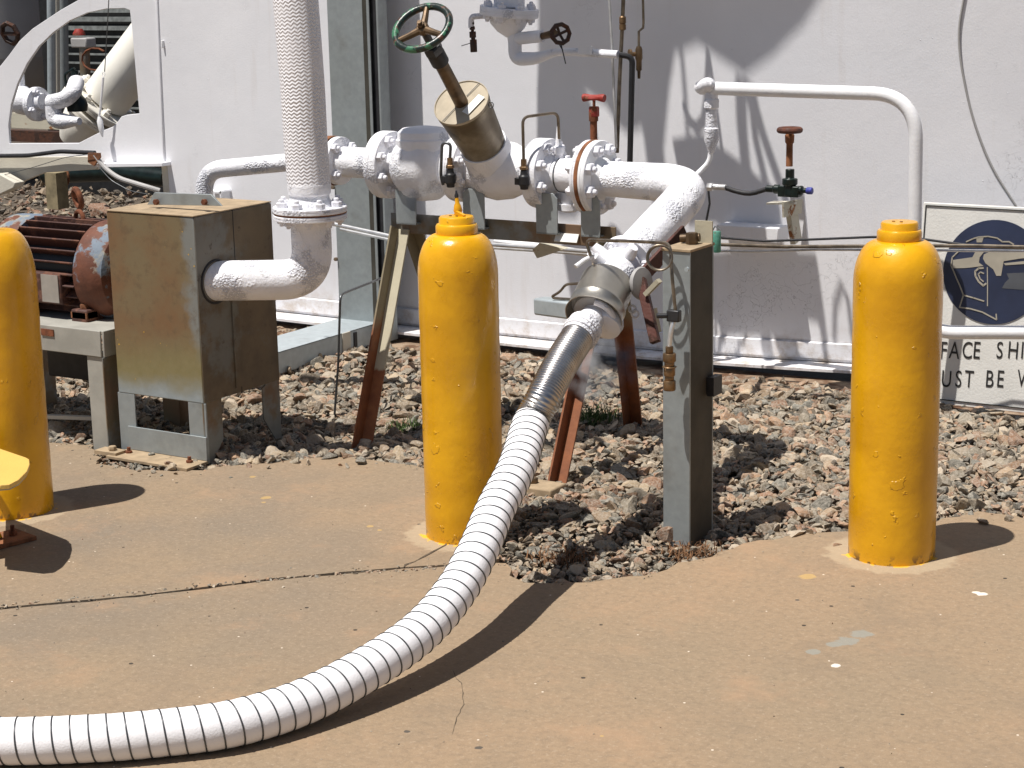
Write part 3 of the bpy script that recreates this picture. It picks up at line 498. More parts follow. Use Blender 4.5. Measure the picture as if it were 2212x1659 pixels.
bm=B(); box(bm,ct+vax*.0024+dd*.055,(.0024,.058,.001),(dw,dd,vax)); box(bm,ct+vax*.0024-dd*.055,(.0024,.058,.001),(dw,dd,vax)); obj('lid_split',bm,'black',ld)
bm=B(); torus(bm,ct+V3((.098,.012,-.005)),(0,1,.2),.009,.0015,16,6); obj('wire_latch',bm,'wire',sv)
bm=B(); lathe(bm,ct,vax,[(.0215,-.03),(.0215,0),(.0205,.16),(.0205,.175)],24); st_=obj('stem_tube',bm,'bronze',sv)
S0=ct+vax*.175; bm=B(); lathe(bm,S0,vax,[(.022,0),(.027,.004),(.027,.045),(.024,.05)],20); hexa(bm,S0+vax*.05,vax,.030,.028); lathe(bm,S0+vax*.078,vax,[(.012,0),(.012,.05)],16); obj('gland_nut',bm,'black',st_)
S1=b0+vax*.64; Hc=S1; bm=B(); torus(bm,Hc,vax,.083,.0112,56,12); hw=obj('handwheel',bm,'greenwheel',sv)
a_,b_,_=frame(vax,(0,0,1)); 
for k in range(3):
    an=math.radians(100+120*k); d=a_*math.cos(an)+b_*math.sin(an); bm=B(); tube(bm,[Hc-vax*.004+d*.012,Hc-vax*.003+d*.045,Hc+d*.078],.0075,10,lambda s:.0115-.05*min(s,.06)); obj('spoke',bm,'bronze',hw)
bm=B(); lathe(bm,Hc-vax*.016,vax,[(.017,0),(.019,.005),(.019,.02),(.014,.024)],20); hexa(bm,Hc+vax*.008,vax,.012,.01); lathe(bm,Hc+vax*.018,vax,[(.007,0),(.007,.008)],12); obj('hub',bm,'bronze',hw)
# relief cocks with bent tubes
def cock(px,py,Y,label,path,mat='copper'):
    c_=at(px,py,Y); o=thing('black_drain_cock',c_,label,'drain cock','black drain cocks on the transfer pipe')
    bm=B(); lathe(bm,c_+V3((0,0,-.03)),(0,0,1),[(.012,0),(.013,.01),(.017,.014),(.017,.04),(.012,.045),(.010,.06)],14); box(bm,c_+V3((-.016,-.004,-.005)),(.022,.018,.022)); obj('cock_body',bm,'black',o,bevel=.002)
    bm=B(); hexa(bm,c_+V3((0,0,.03)),(0,0,1),.013,.010); lathe(bm,c_+V3((0,0,.04)),(0,0,1),[(.009,0),(.009,.022)],12); obj('fitting',bm,'brass',o)
    bm=B(); lathe(bm,c_+V3((.0,.012,.0)),(0,1,0),[(.017,0),(.016,.03)],16); obj('boss',bm,'castwhite',o)
    bm=B(); tube(bm,path(c_),.0048,10); obj('bent_tube',bm,mat,o)
cock(973,384,-1.345,'black drain cock with a short loop tube, left of the steel can',lambda c_:fillet([c_+V3((0,0,.06)),at(974,310,-1.345),at(955,308,-1.35),at(952,380,-1.35),at(957,398,-1.33)],.02,6),'wire')
cock(1132,388,-1.345,'black drain cock with a tall hoop of bronze tube, right of the steel can',lambda c_:fillet([c_+V3((0,0,.06)),at(1129,253,-1.345),at(1205,243,-1.25),at(1208,300,-1.24)],.022,6),'copper')
np1=at(1207,340,-1.23); bm=B(); lathe(bm,np1+V3((0,0,-.03)),(0,0,1),[(.020,0),(.020,.026),(.015,.03),(.014,.04),(.018,.042),(.018,.062),(.011,.066),(.006,.11),(.005,.125)],16)
tag(obj('frosted_nipple',bm,'castwhite'),'frosted white tube nipple standing on top of the transfer pipe, receiving the bronze hoop tube','pipe fitting')
# ---------------------------------------------------------------- hose coupling
hc=thing('hose_coupling',Fd,'hose coupling with broad steel drip ring and red-brown lever beside the steel post','coupling')
r0=Ff+run*.01
bm=B(); lathe(bm,Ff+run*.008,(C0-Ff),[(.045,0),(.048,.012),(.060,.03),(.062,.07),(.060,.10),(.056,.14)],36); obj('valve_body',bm,'castwhite',hc,sharp=40)
for an,l_ in ((.9,.05),(2.3,.05),(-.4,.04)):
    a_,b_,_=frame(run); d=a_*math.cos(an)+b_*math.sin(an); bm=B(); lathe(bm,r0+run*.05+d*.045,d,[(.020,0),(.018,l_*.6),(.012,l_)],14); obj('body_lug',bm,'castwhite',hc)
run=cax
bm=B(); a_,b_,_=frame(run); n=56; rings=[]
for r,h in ((.071,0),(.072,.003),(.074,.088),(.0765,.092),(.0765,.098),(.075,.102),(.0775,.130),(.079,.133),(.0765,.133),(.073,.10),(.070,.01),(.069,.0)): rings.append([C0+run*h+(a_*math.cos(2*math.pi*k/n)+b_*math.sin(2*math.pi*k/n))*r for k in range(n)])
ringloft(bm,rings,False,True); dr=obj('drip_ring',bm,'stainless',hc)
bm=B(); lathe(bm,C0+run*.095,run,[(.0725,0),(.0725,.004),(.062,.010),(.058,.022),(.045,.026)],44); obj('inner_disc',bm,'tankgrey',hc)
bm=B(); 
for i in range(22): pass
tube(bm,[C0+run*.13+(a_*math.cos(t_)+b_*math.sin(t_))*.056 for t_ in [math.radians(-75+10*i) for i in range(16)]],.009,10); obj('ice_lip',bm,'frost',hc)
bm=B(); lathe(bm,C0+run*.10+V3((.028,.0,-.034)),run,[(.01,-.04),(.04,-.025),(.048,0),(.044,.02),(.01,.03)],24); obj('clear_ice',bm,'castwhite',hc,sharp=60)
bm=B(); lathe(bm,C0+V3((.078,.03,.0)),(1,-.2,.1),[(.012,0),(.042,.002),(.045,.008),(.042,.014),(.01,.018)],28); obj('side_disc',bm,'tankgrey',hc)
lv=[at(1478,502,-1.60),at(1403,582,-1.72),at(1378,606,-1.78)]
bm=B(); bar(bm,at(1382,603,-1.80),at(1480,500,-1.62),.010,.042,(0,0,1)); obj('lever_bar',bm,'brownpaint',hc,bevel=.002)
bm=B(); bar(bm,at(1384,602,-1.81),at(1416,740,-1.87),.020,.026,(1,0,0)); obj('lever_arm',bm,'brownpaint',hc,bevel=.002)
bm=B(); bar(bm,at(1395,636,-1.84),at(1424,606,-1.84),.02,.012); bar(bm,at(1408,668,-1.80),at(1418,720,-1.80),.05,.005); obj('bracket',bm,'legpaint',hc)
bm=B()
for px,py in ((1366,668),(1372,678)): torus(bm,at(px,py,-1.83),(.7,-.6,.2),.010,.003,16,8)
obj('chain_link',bm,'paintwhite',hc)
# side outlet with blue-grey bar and thin rods
bm=B(); bar(bm,at(1166,660,-1.55),at(1260,672,-1.62),.05,.05); tag(obj('grey_stub_bar',bm,'galvbright',bevel=.006),'short blue-grey square bar stub sticking out left behind the drip ring','bar')
bm=B(); tube(bm,fillet([at(1252,612,-1.6),at(1222,614,-1.6),at(1210,630,-1.6),at(1193,640,-1.6),at(1196,644,-1.6),at(1260,648,-1.6)],.012,5),.004,8); tag(obj('bent_rod',bm,'copper'),'thin bent steel rod hooked out left above the grey stub bar','rod')
# sensing tube with ring
cl=thing('sensing_tube',at(1400,600,-1.9),'thin steel tube with a round loop hanging down the steel post to brass fittings','sensing tube')
Yt=-2.0; ringc=at(1426,557,-2.02); a1=at(1276,553,-1.9)
bm=B(); tube(bm,fillet([a1,at(1265,518,-1.9),at(1405,523,-1.97),at(1448,525,-2.0),at(1452,600,-2.02),at(1459,672,-2.02)],.028,8),.0045,10); obj('tube',bm,'copper',cl)
bm=B(); torus(bm,ringc,(.3,-1,.25),.031,.0028,40,10); torus(bm,ringc+V3((.004,-.012,.002)),(.38,-1,.22),.032,.0026,40,10); obj('loop',bm,'copper',cl)
bm=B(); lathe(bm,at(1300,570,-1.85),(at(1272,545,-1.88)-at(1300,570,-1.85)),[(.016,0),(.014,.03),(.009,.034),(.008,.05)],14); obj('nipple',bm,'castwhite',cl)
bm=B(); tube(bm,[at(1282,552,-1.88),at(1262,562,-1.9),at(1243,576,-1.93)],.006,10); obj('handle',bm,'paintwhite',cl)
bm=B(); c_=at(1456,682,-2.02); box(bm,c_,(.035,.02,.03)); cyl(bm,c_+V3((-.015,-.005,0)),c_+V3((-.04,-.02,0)),.007,n=12); obj('cock_body',bm,'black',cl,bevel=.003)
bm=B(); tube(bm,fillet([c_+V3((0,0,-.01)),at(1449,715,-2.03),at(1446,750,-2.03)],.02,5),.006,10); obj('tail_tube',bm,'brighttube',cl)
bm=B(); b1=at(1446,748,-2.03); 
for k,(r,h,hh) in enumerate(((.010,0,.018),(.017,.018,.022),(.013,.04,.012),(.019,.052,.003),(.015,.055,.022),(.012,.077,.012),(.016,.089,.026))): lathe(bm,b1-V3((0,0,h)),(0,0,-1),[(r*.92,0),(r,.002),(r,hh-.002),(r*.92,hh)],12)
obj('brass_fitting',bm,'brass',cl)
# steel post
ps=thing('steel_channel_post',(1.74,-1.95,0),'grey galvanised channel post planted in the gravel beside the hose coupling','post')
pt=at(1480,545,-1.97).z; xl_,xr_=1.694,1.772
bm=B(); box(bm,((xl_+xr_)/2,-1.968,pt/2-.02),(xr_-xl_,.006,pt+.04)); obj('front_flange',bm,'galv',ps,bevel=.001)
bm=B(); box(bm,(xr_-.004,-1.902,pt/2-.02),(.007,.128,pt+.04)); obj('web',bm,'postdark',ps,bevel=.001)
bm=B(); box(bm,((xl_+xr_)/2,-1.836,pt/2-.02),(xr_-xl_,.006,pt+.04)); obj('rear_flange',bm,'galv',ps)
bm=B(); box(bm,((xl_+xr_)/2,-1.903,pt+.004),(xr_-xl_+.006,.142,.007)); obj('top_plate',bm,'dustytop',ps,bevel=.001)
bm=B(); box(bm,(xr_-.02,-1.85,pt+.035),(.05,.005,.06)); obj('lug_plate',bm,'legpaint',ps)
bm=B(); cyl(bm,(1.70,-1.88,pt+.02),(1.750,-1.87,pt+.024),.011,n=14); hexa(bm,(1.735,-1.885,pt+.008),(0,0,1),.016,.03); obj('clamp_bolt',bm,'bronze',ps)
bm=B(); box(bm,(xr_+.012,-1.85,.40),(.02,.05,.05)); obj('rubber_block',bm,'black',ps)
bm=B(); lathe(bm,(xr_-.0,-1.985,pt-.04),(0,-1,0),[(.006,0),(.006,.006)],12); obj('bolt',bm,'galvbright',ps)
gt=at(1548,520,-1.55); bm=B(); lathe(bm,gt+V3((0,0,-.032)),(0,0,1),[(.011,0),(.012,.002),(.012,.056),(.011,.058)],20); g=obj('green_tin',bm,'greentin'); tag(g,'small green tin with flaking paint clipped behind the steel post','tin')
bm=B(); tube(bm,[gt+V3((-.012,0,.028)),gt+V3((-.005,0,.04)),gt+V3((.012,0,.03))],.002,6); obj('wire_handle',bm,'wire',g)
# ---------------------------------------------------------------- hose
HP=[C0+run*.05,C1-run*.005,atx(1258,714,1.484),atx(1213,784,1.492),atx(1176,855,1.499),atz(1146,916,.362),(1.565,-2.49,.305),(1.61,-2.66,.25),(1.655,-2.81,.196),(1.68,-2.945,.144),(1.69,-3.10,.102),(1.675,-3.27,.075),(1.635,-3.44,.053),(1.575,-3.585,.049),(1.48,-3.69,.048),(1.38,-3.775,.048),(1.23,-3.873,.048),(1.0,-3.99,.052),(.7,-4.1,.052)]
full=crom(HP,.002); Ls=[0]
for i in range(1,len(full)): Ls.append(Ls[-1]+(full[i]-full[i-1]).length)
def upto(a,b): return [p for p,s in zip(full,Ls) if a<=s<=b]
def near_s(px,py): return min((((proj_(p)[0]-px)**2+(proj_(p)[1]-py)**2),s) for p,s in zip(full,Ls))[1]
Mi=cam.matrix_world.inverted()
def proj_(p):
    q=Mi@V3(p); return (1106+F*q.x/-q.z,829.5-F*q.y/-q.z)
s1=near_s(1243,715); s2=near_s(1137,905)
ho=thing('transfer_hose',(1.6,-2.9,0),'thick white hose bound with spiral wire curving from the coupling down across the concrete','hose')
bm=B(); tube(bm,upto(0,s1+.02),.037,36,lambda s:.036+.0015*math.sin(s*60)+(.011 if s>s1-.035 else 0)); obj('frosted_neck',bm,'frost',ho,sharp=60)
bm=B(); tube(bm,upto(s1+.005,s2+.012),.0445,48,lambda s:.0445+.0005*math.sin(s*6.283/.008)); obj('braided_steel_sleeve',bm,'chrome',ho,sharp=80)
bm=B()
for ss_ in (s1-.012,s1+.004):
    P_=upto(ss_,ss_+.012); torus(bm,P_[0],P_[1]-P_[0],.0475,.0028,40,8)
obj('sleeve_band',bm,'frost',ho)
bm=B()
for k in range(9): tube(bm,[p for p in upto(s1-.01,s2+.02)],.001,4) if False else None
pitch=.0345
bm=B(); hp=upto(s2,99); tube(bm,hp,.047,56,lambda s:.0456+.0007*abs(math.sin(math.pi*s/pitch))); obj('hose_body',bm,'hose',ho,sharp=60)
fr=[]; a,b,_=frame(hp[1]-hp[0]); s=0; wp=[]
for i in range(len(hp)-1):
    T=(hp[i+1]-hp[i]); ln=T.length; T.normalize(); 
    for j in range(4):
        u=j/4; a=(a-T*a.dot(T)).normalized(); b=T.cross(a); ss=s+ln*u; an=2*math.pi*ss/pitch; wp.append(hp[i]+(hp[i+1]-hp[i])*u+(a*math.cos(an)+b*math.sin(an))*.0463)
    s+=ln
bm=B(); tube(bm,wp,.0018,6); obj('spiral_wire',bm,'wire',ho,sharp=80)
# ---------------------------------------------------------------- pipe stand
sd_=thing('pipe_stand',(.7,-1.23,0),'A-frame angle iron stand with cream legs and rusted feet carrying the transfer pipe','pipe stand')
zb2=.655
def leg(p,q,mat='legpaint',w=.045):
    p=V3(p);q=V3(q); ax=(q-p).normalized(); 
    bm=B(); c_=(p+q)/2; box(bm,c_+V3((w/2,0,0)),(w,.006,(q-p).length),((1,0,0),ax.cross(V3((1,0,0))),ax)); obj('leg',bm,mat,sd_)
    bm=B(); n_=ax.cross(V3((1,0,0))).normalized(); box(bm,c_+n_*(-.022)+V3((.0025,0,0)),(.006,w,(q-p).length),((1,0,0),n_,ax)); obj('leg',bm,'legbrown',sd_)
leg((.385,-1.545,-.02),(.37,-1.27,zb2)); leg((.37,-.87,-.02),(.37,-1.20,zb2),'legbrown'); leg((1.155,-1.63,-.02),(1.13,-1.27,zb2),'legbrown',.04); leg((1.02,-.90,-.02),(1.12,-1.20,zb2),'legbrown',.045)
bm=B(); zbm=at(1000,492,-1.27).z; box(bm,(.755,-1.262,.675),(.83,.006,.062)); box(bm,(.755,-1.225,.645),(.83,.075,.006)); obj('beam',bm,'galvdark',sd_,bevel=.001)
for px,wd in ((889,.078),(1035,.080),(1192,.076),(1286,.066)):
    xx=at(px,460,-1.26).x; bm=B(); prism(bm,[(xx-wd/2,-1.292,.675),(xx+wd/2,-1.292,.675),(xx+wd/2,-1.292,.785),(xx+wd*.3,-1.292,.802),(xx-wd*.3,-1.292,.802),(xx-wd/2,-1.292,.785)],(0,.005,0)); box(bm,(xx,-1.277,.678),(wd,.03,.005)); obj('saddle_plate',bm,'galv',sd_,bevel=.001)
bm=B(); box(bm,(at(1215,505,-1.3).x,-1.275,.665),(.08,.004,.028),((1,0,0),(0,1,-.6),(0,.6,1))); obj('label_plate',bm,'label',sd_)
bm=B(); q=at(1165,530,-1.0); prism(bm,[at(1150,540,-1.05),at(1165,525,-1.05),at(1220,538,-1.05),at(1160,558,-1.05)],(0,.03,0)); obj('angle_offcut',bm,'creamrust',sd_)
q=atz(1165,1050,.012); bm=B(); box(bm,(q.x,q.y,.004),(.13,.09,.03)); fp=obj('concrete_pad',bm,'dustytop',sd_,bevel=.005); bm=B(); hexa(bm,(q.x-.02,q.y,.019),(0,0,1),.014,.016); obj('nut',bm,'bronze',fp)
# ---------------------------------------------------------------- small tubes along the wall
def line(name,pts,r,mat,label,cat,group=None,fl=.03,n=10):
    bm=B(); tube(bm,fillet(pts,fl,6) if fl else pts,r,n); return tag(obj(name,bm,mat),label,cat,group)
line('bright_tube_line',[at(590,458,-.7),at(735,487,-.7),at(860,514,-.7),at(1300,545,-.7)],.0075,'brighttube','upper bright tube of the bundle passing behind the middle bollard','tube')
line('bright_tube_line',[at(735,495,-.68),at(860,522,-.68),at(1300,551,-.68)],.005,'brighttube','lower thin bright tube of the bundle passing behind the middle bollard','tube')
line('white_tube_line',[at(1070,520,-.66),at(1160,532,-.66),at(1330,556,-.66)],.012,'paintwhite','short thick white tube just right of the middle bollard','tube')
line('black_cable',[at(1545,512,-.4),at(1650,521,-.4),at(1760,517,-.4),at(1880,512,-.42),at(1960,512,-.42),at(2100,531,-.38),at(2260,540,-.38)],.0042,'rubber','black cable sagging between the steel post and the sign','cable',fl=0)
line('copper_tube_line',[at(1545,528,-.45),at(1700,533,-.45),at(1960,531,-.45),at(2100,531,-.45),at(2260,535,-.45)],.006,'copper','upper brown tube running right past the bollard across the sign','tube')
line('copper_tube_line',[at(1545,542,-.44),at(1640,543,-.44),at(1760,539,-.44),at(1960,540,-.44),at(2260,543,-.44)],.0045,'brighttube','lower bright tube running right past the bollard across the sign','tube')
line('bent_wire_rod',[at(722,905,-1.25),at(731,780,-1.25),at(735,637,-1.25),at(755,628,-1.15),at(832,598,-.8)],.0042,'wire','thin bent grey rod standing in the gravel in front of the galvanised upright','rod')
line('grey_conduit',[at(-30,337,-.06),at(60,336,-.06),at(130,327,-.06),at(205,330,-.06)],.010,'rubber','dark conduit lying along the lower edge of the skid end plate','conduit')
line('flexible_grey_hose',[at(205,335,-.08),at(225,362,-.08),at(255,385,-.08),at(315,403,-.08),at(345,412,-.05)],.011,'tankgrey','grey flexible hose drooping from the rusty bracket under the end plate','hose',fl=.05)
bm=B(); prism(bm,[at(193,330,-.08),at(218,330,-.08),at(219,340,-.08),at(206,358,-.08),at(193,350,-.08)],(0,-.01,0)); tag(obj('rusty_bracket',bm,'rustlight'),'small rusty bracket where the grey hose leaves the end plate','bracket')
line('thin_wire',[at(0,380,-.1),at(70,362,-.1),at(140,340,-.1),at(200,332,-.1)],.0015,'wire','thin wire stretched below the conduit at the left edge','wire')
line('thin_wire',[at(215,362,-.1),at(240,390,-.1),at(280,412,-.1),at(320,420,-.1)],.0022,'wire','thin wire hanging under the grey flexible hose','wire')
line('hanging_wire',[at(237,-40,-.05),at(234,22,-.05),at(226,155,-.05)],.0022,'wire','thin vertical wire rope hanging across the cut-out','wire')
bm=B(); torus(bm,at(224,160,-.05),(0,1,0),.008,.0018,16,6); tube(bm,[at(223,167,-.05),at(217,235,-.05),at(214,252,-.05)],.005,8); lathe(bm,at(214,252,-.05),(.15,0,-1),[(.006,0),(.014,.02),(.012,.06),(.003,.09)],12); tag(obj('turnbuckle',bm,'paintwhite'),'white turnbuckle hanging at the end of the wire rope in the cut-out','turnbuckle')
bm=B(); bar(bm,at(352,87,-.012),at(353,103,-.012),.007,.02,(0,1,0)); tag(obj('wall_lug',bm,'paintwhite',bevel=.002),'tiny white lug welded on the upper left of the white wall','lug')
bm=B(); box(bm,(at(478,412,-.03).x,-.04,at(478,412,-.03).z),(.1,.09,.008)); box(bm,(at(494,415,-.03).x,-.04,at(494,420,-.03).z),(.008,.09,.045)); tag(obj('wall_shelf',bm,'wall'),'little white steel shelf bracket on the wall above the stained box','bracket')
# handrail
hr=thing('white_guard_rail',at(1700,200,-.35),'bent white tubular rail dropping behind the right bollard and crossing the sign','rail')
bm=B(); tube(bm,fillet([at(1513,190,-.33),at(1980,205,-.35),at(1972,718,-.35),at(2320,718,-.35)],.15,14),.0225,24); obj('rail',bm,'paintwhite',hr,sharp=50)
bm=B(); tube(bm,fillet([at(1512,190,-.33),at(1530,180,-.36),at(1534,186,-.34)],.02,5),.022,18); lathe(bm,at(1537,200,-.33),(0,0,-1),[(.022,0),(.022,.02),(.026,.024),(.026,.05),(.020,.056),(.020,.118),(.0255,.122),(.0255,.162),(.017,.185),(.011,.205)],20); obj('down_fitting',bm,'castwhite',hr)
bm=B(); tube(bm,fillet([at(1536,318,-.33),at(1533,350,-.33),at(1510,372,-.35),at(1480,400,-.6)],.04,6),.009,12); obj('tail_tube',bm,'paintwhite',hr)
# thin verticals and regulator near top
line('silver_tube',[at(1314,-40,-.42),at(1322,100,-.42),at(1331,320,-.42)],.0045,'brighttube','thin silver vertical tube beside the black vertical hose','tube',fl=0)
line('brown_conduit',[at(1348,-40,-.4),at(1344,60,-.4),at(1338,180,-.4),at(1333,330,-.4)],.007,'copper','thin brown vertical conduit left of the black bent hose','conduit',fl=0)
bm=B(); lathe(bm,at(1345,66,-.4),(0,0,1),[(.007,0),(.012,.004),(.012,.02),(.009,.022),(.012,.025),(.012,.045),(.007,.05)],14); tag(obj('union_fitting',bm,'brass'),'pale brass union on the brown vertical conduit','fitting')
line('black_bent_hose',[at(1338,118,-.45),at(1366,123,-.43),at(1360,380,-.40)],.0105,'rubber','black rubber hose bending down from the pipe end','hose',fl=.04)
rg=thing('gas_regulator',at(1380,125,-.4),'small brass valve with a round knob hanging from a dark tube at the top','regulator')
bm=B(); tube(bm,[at(1388,-40,-.4),at(1390,50,-.4),at(1389,60,-.4),at(1380,68,-.4),at(1380,100,-.4)],.0045,8); obj('tube',bm,'copper',rg)
bm=B(); lathe(bm,at(1380,100,-.4),(0,0,-1),[(.008,0),(.012,.01),(.013,.04),(.010,.05),(.010,.08),(.006,.085),(.005,.11)],12); obj('valve_body',bm,'bronze',rg)
bm=B(); lathe(bm,at(1373,117,-.4),(-.7,-.7,0),[(.008,0),(.008,.012),(.018,.016),(.018,.024),(.012,.026)],18); obj('knob',bm,'brass',rg)
# red tap valve
rv=thing('red_tap_valve',at(1283,300,-1.0),'small red tap valve on a rusty stem rising behind the flanges','tap valve')
c_=at(1283,212,-1.0)
bm=B(); lathe(bm,at(1283,330,-1.0),(0,0,1),[(.0115,0),(.0115,.10)],14); lathe(bm,at(1283,330,-1.0)+V3((0,0,.10)),(0,0,1),[(.015,0),(.015,.028),(.012,.032)],14); obj('stem',bm,'rust',rv)
bm=B(); hexa(bm,c_+V3((0,0,-.058)),(0,0,1),.0165,.032); lathe(bm,c_+V3((0,0,-.026)),(0,0,1),[(.005,0),(.005,.02)],10); obj('gland',bm,'red',rv)
bm=B(); tube(bm,[c_+V3((-.038,0,0)),c_+V3((-.03,0,.001)),c_+V3((-.01,0,.002)),c_+V3((.01,0,.002)),c_+V3((.03,0,.001)),c_+V3((.038,0,0))],.01,12,lambda s:.0125 if (s<.016 or s>.06) else .009); torus(bm,c_,(0,0,1),.022,.006,24,8); obj('tap_handle',bm,'red',rv)
# right valve on bracket
Y2=-.35; rw=thing('wall_isolating_valve',at(1705,440,Y2),'black-green valve with rusty handwheel on a cream bracket, right of the elbow','isolating valve')
c_=at(1706,281,Y2); bm=B(); torus(bm,c_,(0,0,1),.034,.0102,40,10); hw2=obj('handwheel',bm,'rustwheel',rw)
for k in range(5):
    an=k*1.2566; bm=B(); cyl(bm,c_,c_+V3((math.cos(an)*.032,math.sin(an)*.032,0)),.0055,n=8); obj('spoke',bm,'rustwheel',hw2)
bm=B(); lathe(bm,c_+V3((0,0,.004)),(0,0,-1),[(.013,0),(.013,.018),(.016,.02),(.015,.045),(.011,.05),(.0115,.125)],16); obj('stem',bm,'rustlight',rw)
vz=at(1706,410,Y2); bm=B(); lathe(bm,vz+V3((0,0,.07)),(0,0,-1),[(.015,0),(.015,.03),(.026,.032),(.026,.052),(.02,.055),(.022,.09)],16); box(bm,vz+V3((0,0,-.005)),(.075,.035,.036)); lathe(bm,vz+V3((-.036,0,0)),(-1,0,0),[(.016,0),(.016,.02),(.012,.022),(.012,.05)],12); lathe(bm,vz+V3((.036,0,0)),(1,0,0),[(.016,0),(.016,.01),(.009,.014),(.009,.03)],12); obj('valve_body',bm,'blackgreen',rw,bevel=.003)
bm=B(); lathe(bm,vz+V3((.062,0,0)),(1,0,0),[(.011,0),(.012,.003),(.012,.018),(.01,.02)],14); obj('blue_cap',bm,'blue',rw)
bm=B(); tube(bm,crom([vz+V3((-.08,0,0)),at(1620,418,Y2),at(1585,412,Y2),at(1562,404,Y2-.01)],.02),.0085,12); hs=obj('hose',bm,'rubber',rw)
bm=B(); tube(bm,[at(1568,405,Y2-.01),at(1548,404,Y2-.01),at(1528,402,Y2-.02)],.0105,12); hexa(bm,at(1540,404,Y2-.02),(-1,0,0),.015,.02); obj('hose_fitting',bm,'brighttube',rw)
bw=thing('valve_bracket',at(1700,480,-.3),'cream and white steel bracket fixed to the wall under the black-green valve','bracket')
bm=B(); prism(bm,[at(1655,438,-.42),at(1716,438,-.34),at(1730,434,-.22),at(1672,434,-.3)],(0,0,-.006)); obj('shelf',bm,'cream',bw)
bm=B(); prism(bm,[at(1689,437,-.40),at(1730,430,-.25),at(1728,461,-.25),at(1690,470,-.40)],(.005,.004,0)); obj('side_plate',bm,'creamrust',bw)
bm=B(); bar(bm,at(1710,458,-.3),at(1720,522,-.28),.018,.06,(0,1,0)); obj('stay',bm,'creamrust',bw)
bm=B(); bar(bm,at(1722,420,-.2),at(1732,530,-.2),.01,.05,(1,0,0)); obj('upright',bm,'wall',bw)
bm=B(); q=at(1565,480,-.03); q2=at(1697,520,-.03); box(bm,((q.x+q2.x)/2,-.05,(q.z+q2.z)/2),(q2.x-q.x,.1,q.z-q2.z)); obj('wall_block',bm,'wall',bw,bevel=.003)
line('black_wall_cable',[at(1530,410,-.3),at(1533,440,-.3),at(1526,475,-.3),at(1524,530,-.3)],.004,'rubber','short black cable dropping behind the elbow to the steel post','cable',fl=0)
# overhead hanging pipe in shade
hg=thing('hanging_valve_set',at(1130,60,-.45),'shaded white pipe with bolted flange and small dark handwheel at top centre','valve set')
YH=-.45
bm=B(); tube(bm,[at(1100,-120,YH),at(1100,15,YH)],.055,28); obj('riser',bm,'castwhite',hg)
f=flange(hg,at(1100,25,YH),(.12,0,1),.105,.03,'castwhite',8,.014,.2,(1,-1),None)
bm=B(); lathe(bm,at(1100,33,YH),(.12,.0,-1),[(.075,0),(.07,.02),(.05,.05),(.02,.075)],28); obj('valve_neck',bm,'castwhite',hg)
bm=B(); tube(bm,fillet([at(1105,60,YH),at(1112,84,YH),at(1113,128,YH),at(1160,126,YH),at(1200,112,YH),at(1240,112,YH),at(1335,118,YH)],.03,6),.022,20,lambda s:.024-.010*min(1,max(0,(s-.15)/.12))); obj('bent_pipe',bm,'castwhite',hg,sharp=50)
bm=B(); tube(bm,[at(1105,85,YH),at(1150,80,YH),at(1172,78,YH)],.022,18); obj('side_arm',bm,'castwhite',hg)
bm=B(); tube(bm,[at(1168,79,YH),at(1198,72,YH-.03)],.013,12,lambda s:.012+.05*min(s,.05)); obj('gland',bm,'bronze',hg)
c_=at(1211,73,YH-.06); ax=V3((.75,-.62,.1)); bm=B(); torus(bm,c_,ax,.033,.008,9,8); w3=obj('handwheel',bm,'darkwheel',hg)
a_,b_,x_=frame(ax)
for k in range(4):
    an=.4+k*1.5708; bm=B(); cyl(bm,c_-x_*.01,c_+(a_*math.cos(an)+b_*math.sin(an))*.033,.005,n=8); obj('spoke',bm,'darkwheel',w3)
bm=B(); tube(bm,[at(1211,90,YH-.06),at(1214,104,YH-.06),at(1222,138,YH-.06)],.002,6); tube(bm,[at(1204,88,YH-.06),at(1214,106,YH-.06)],.002,6); obj('tag_wire',bm,'black',hg)
bm=B(); p=at(1022,36,YH); tube(bm,fillet([at(1060,33,YH),at(1018,36,YH),at(1018,60,YH)],.015,4),.011,10); obj('side_nipple',bm,'castwhite',hg)
bm=B(); q=at(1019,46,YH)
for r,h,hh in ((.009,0,.012),(.007,.012,.006),(.010,.018,.012),(.006,.03,.006),(.012,.036,.022),(.008,.058,.006),(.0125,.064,.045)): lathe(bm,q-V3((-.0012*h*60,0,h)),(.03,0,-1),[(r*.9,0),(r,.002),(r,hh-.002),(r*.9,hh)],12)
fb=obj('dark_bleed_valve',bm,'darkwheel',hg); bm=B(); cyl(bm,at(1020,92,YH),at(997,99,YH),.0018,n=6); obj('pin',bm,'wire',fb)
bm=B(); q=at(1264,108,-.47); box(bm,q,(.05,.01,.03)); obj('tag_plate',bm,'paintwhite',hg)
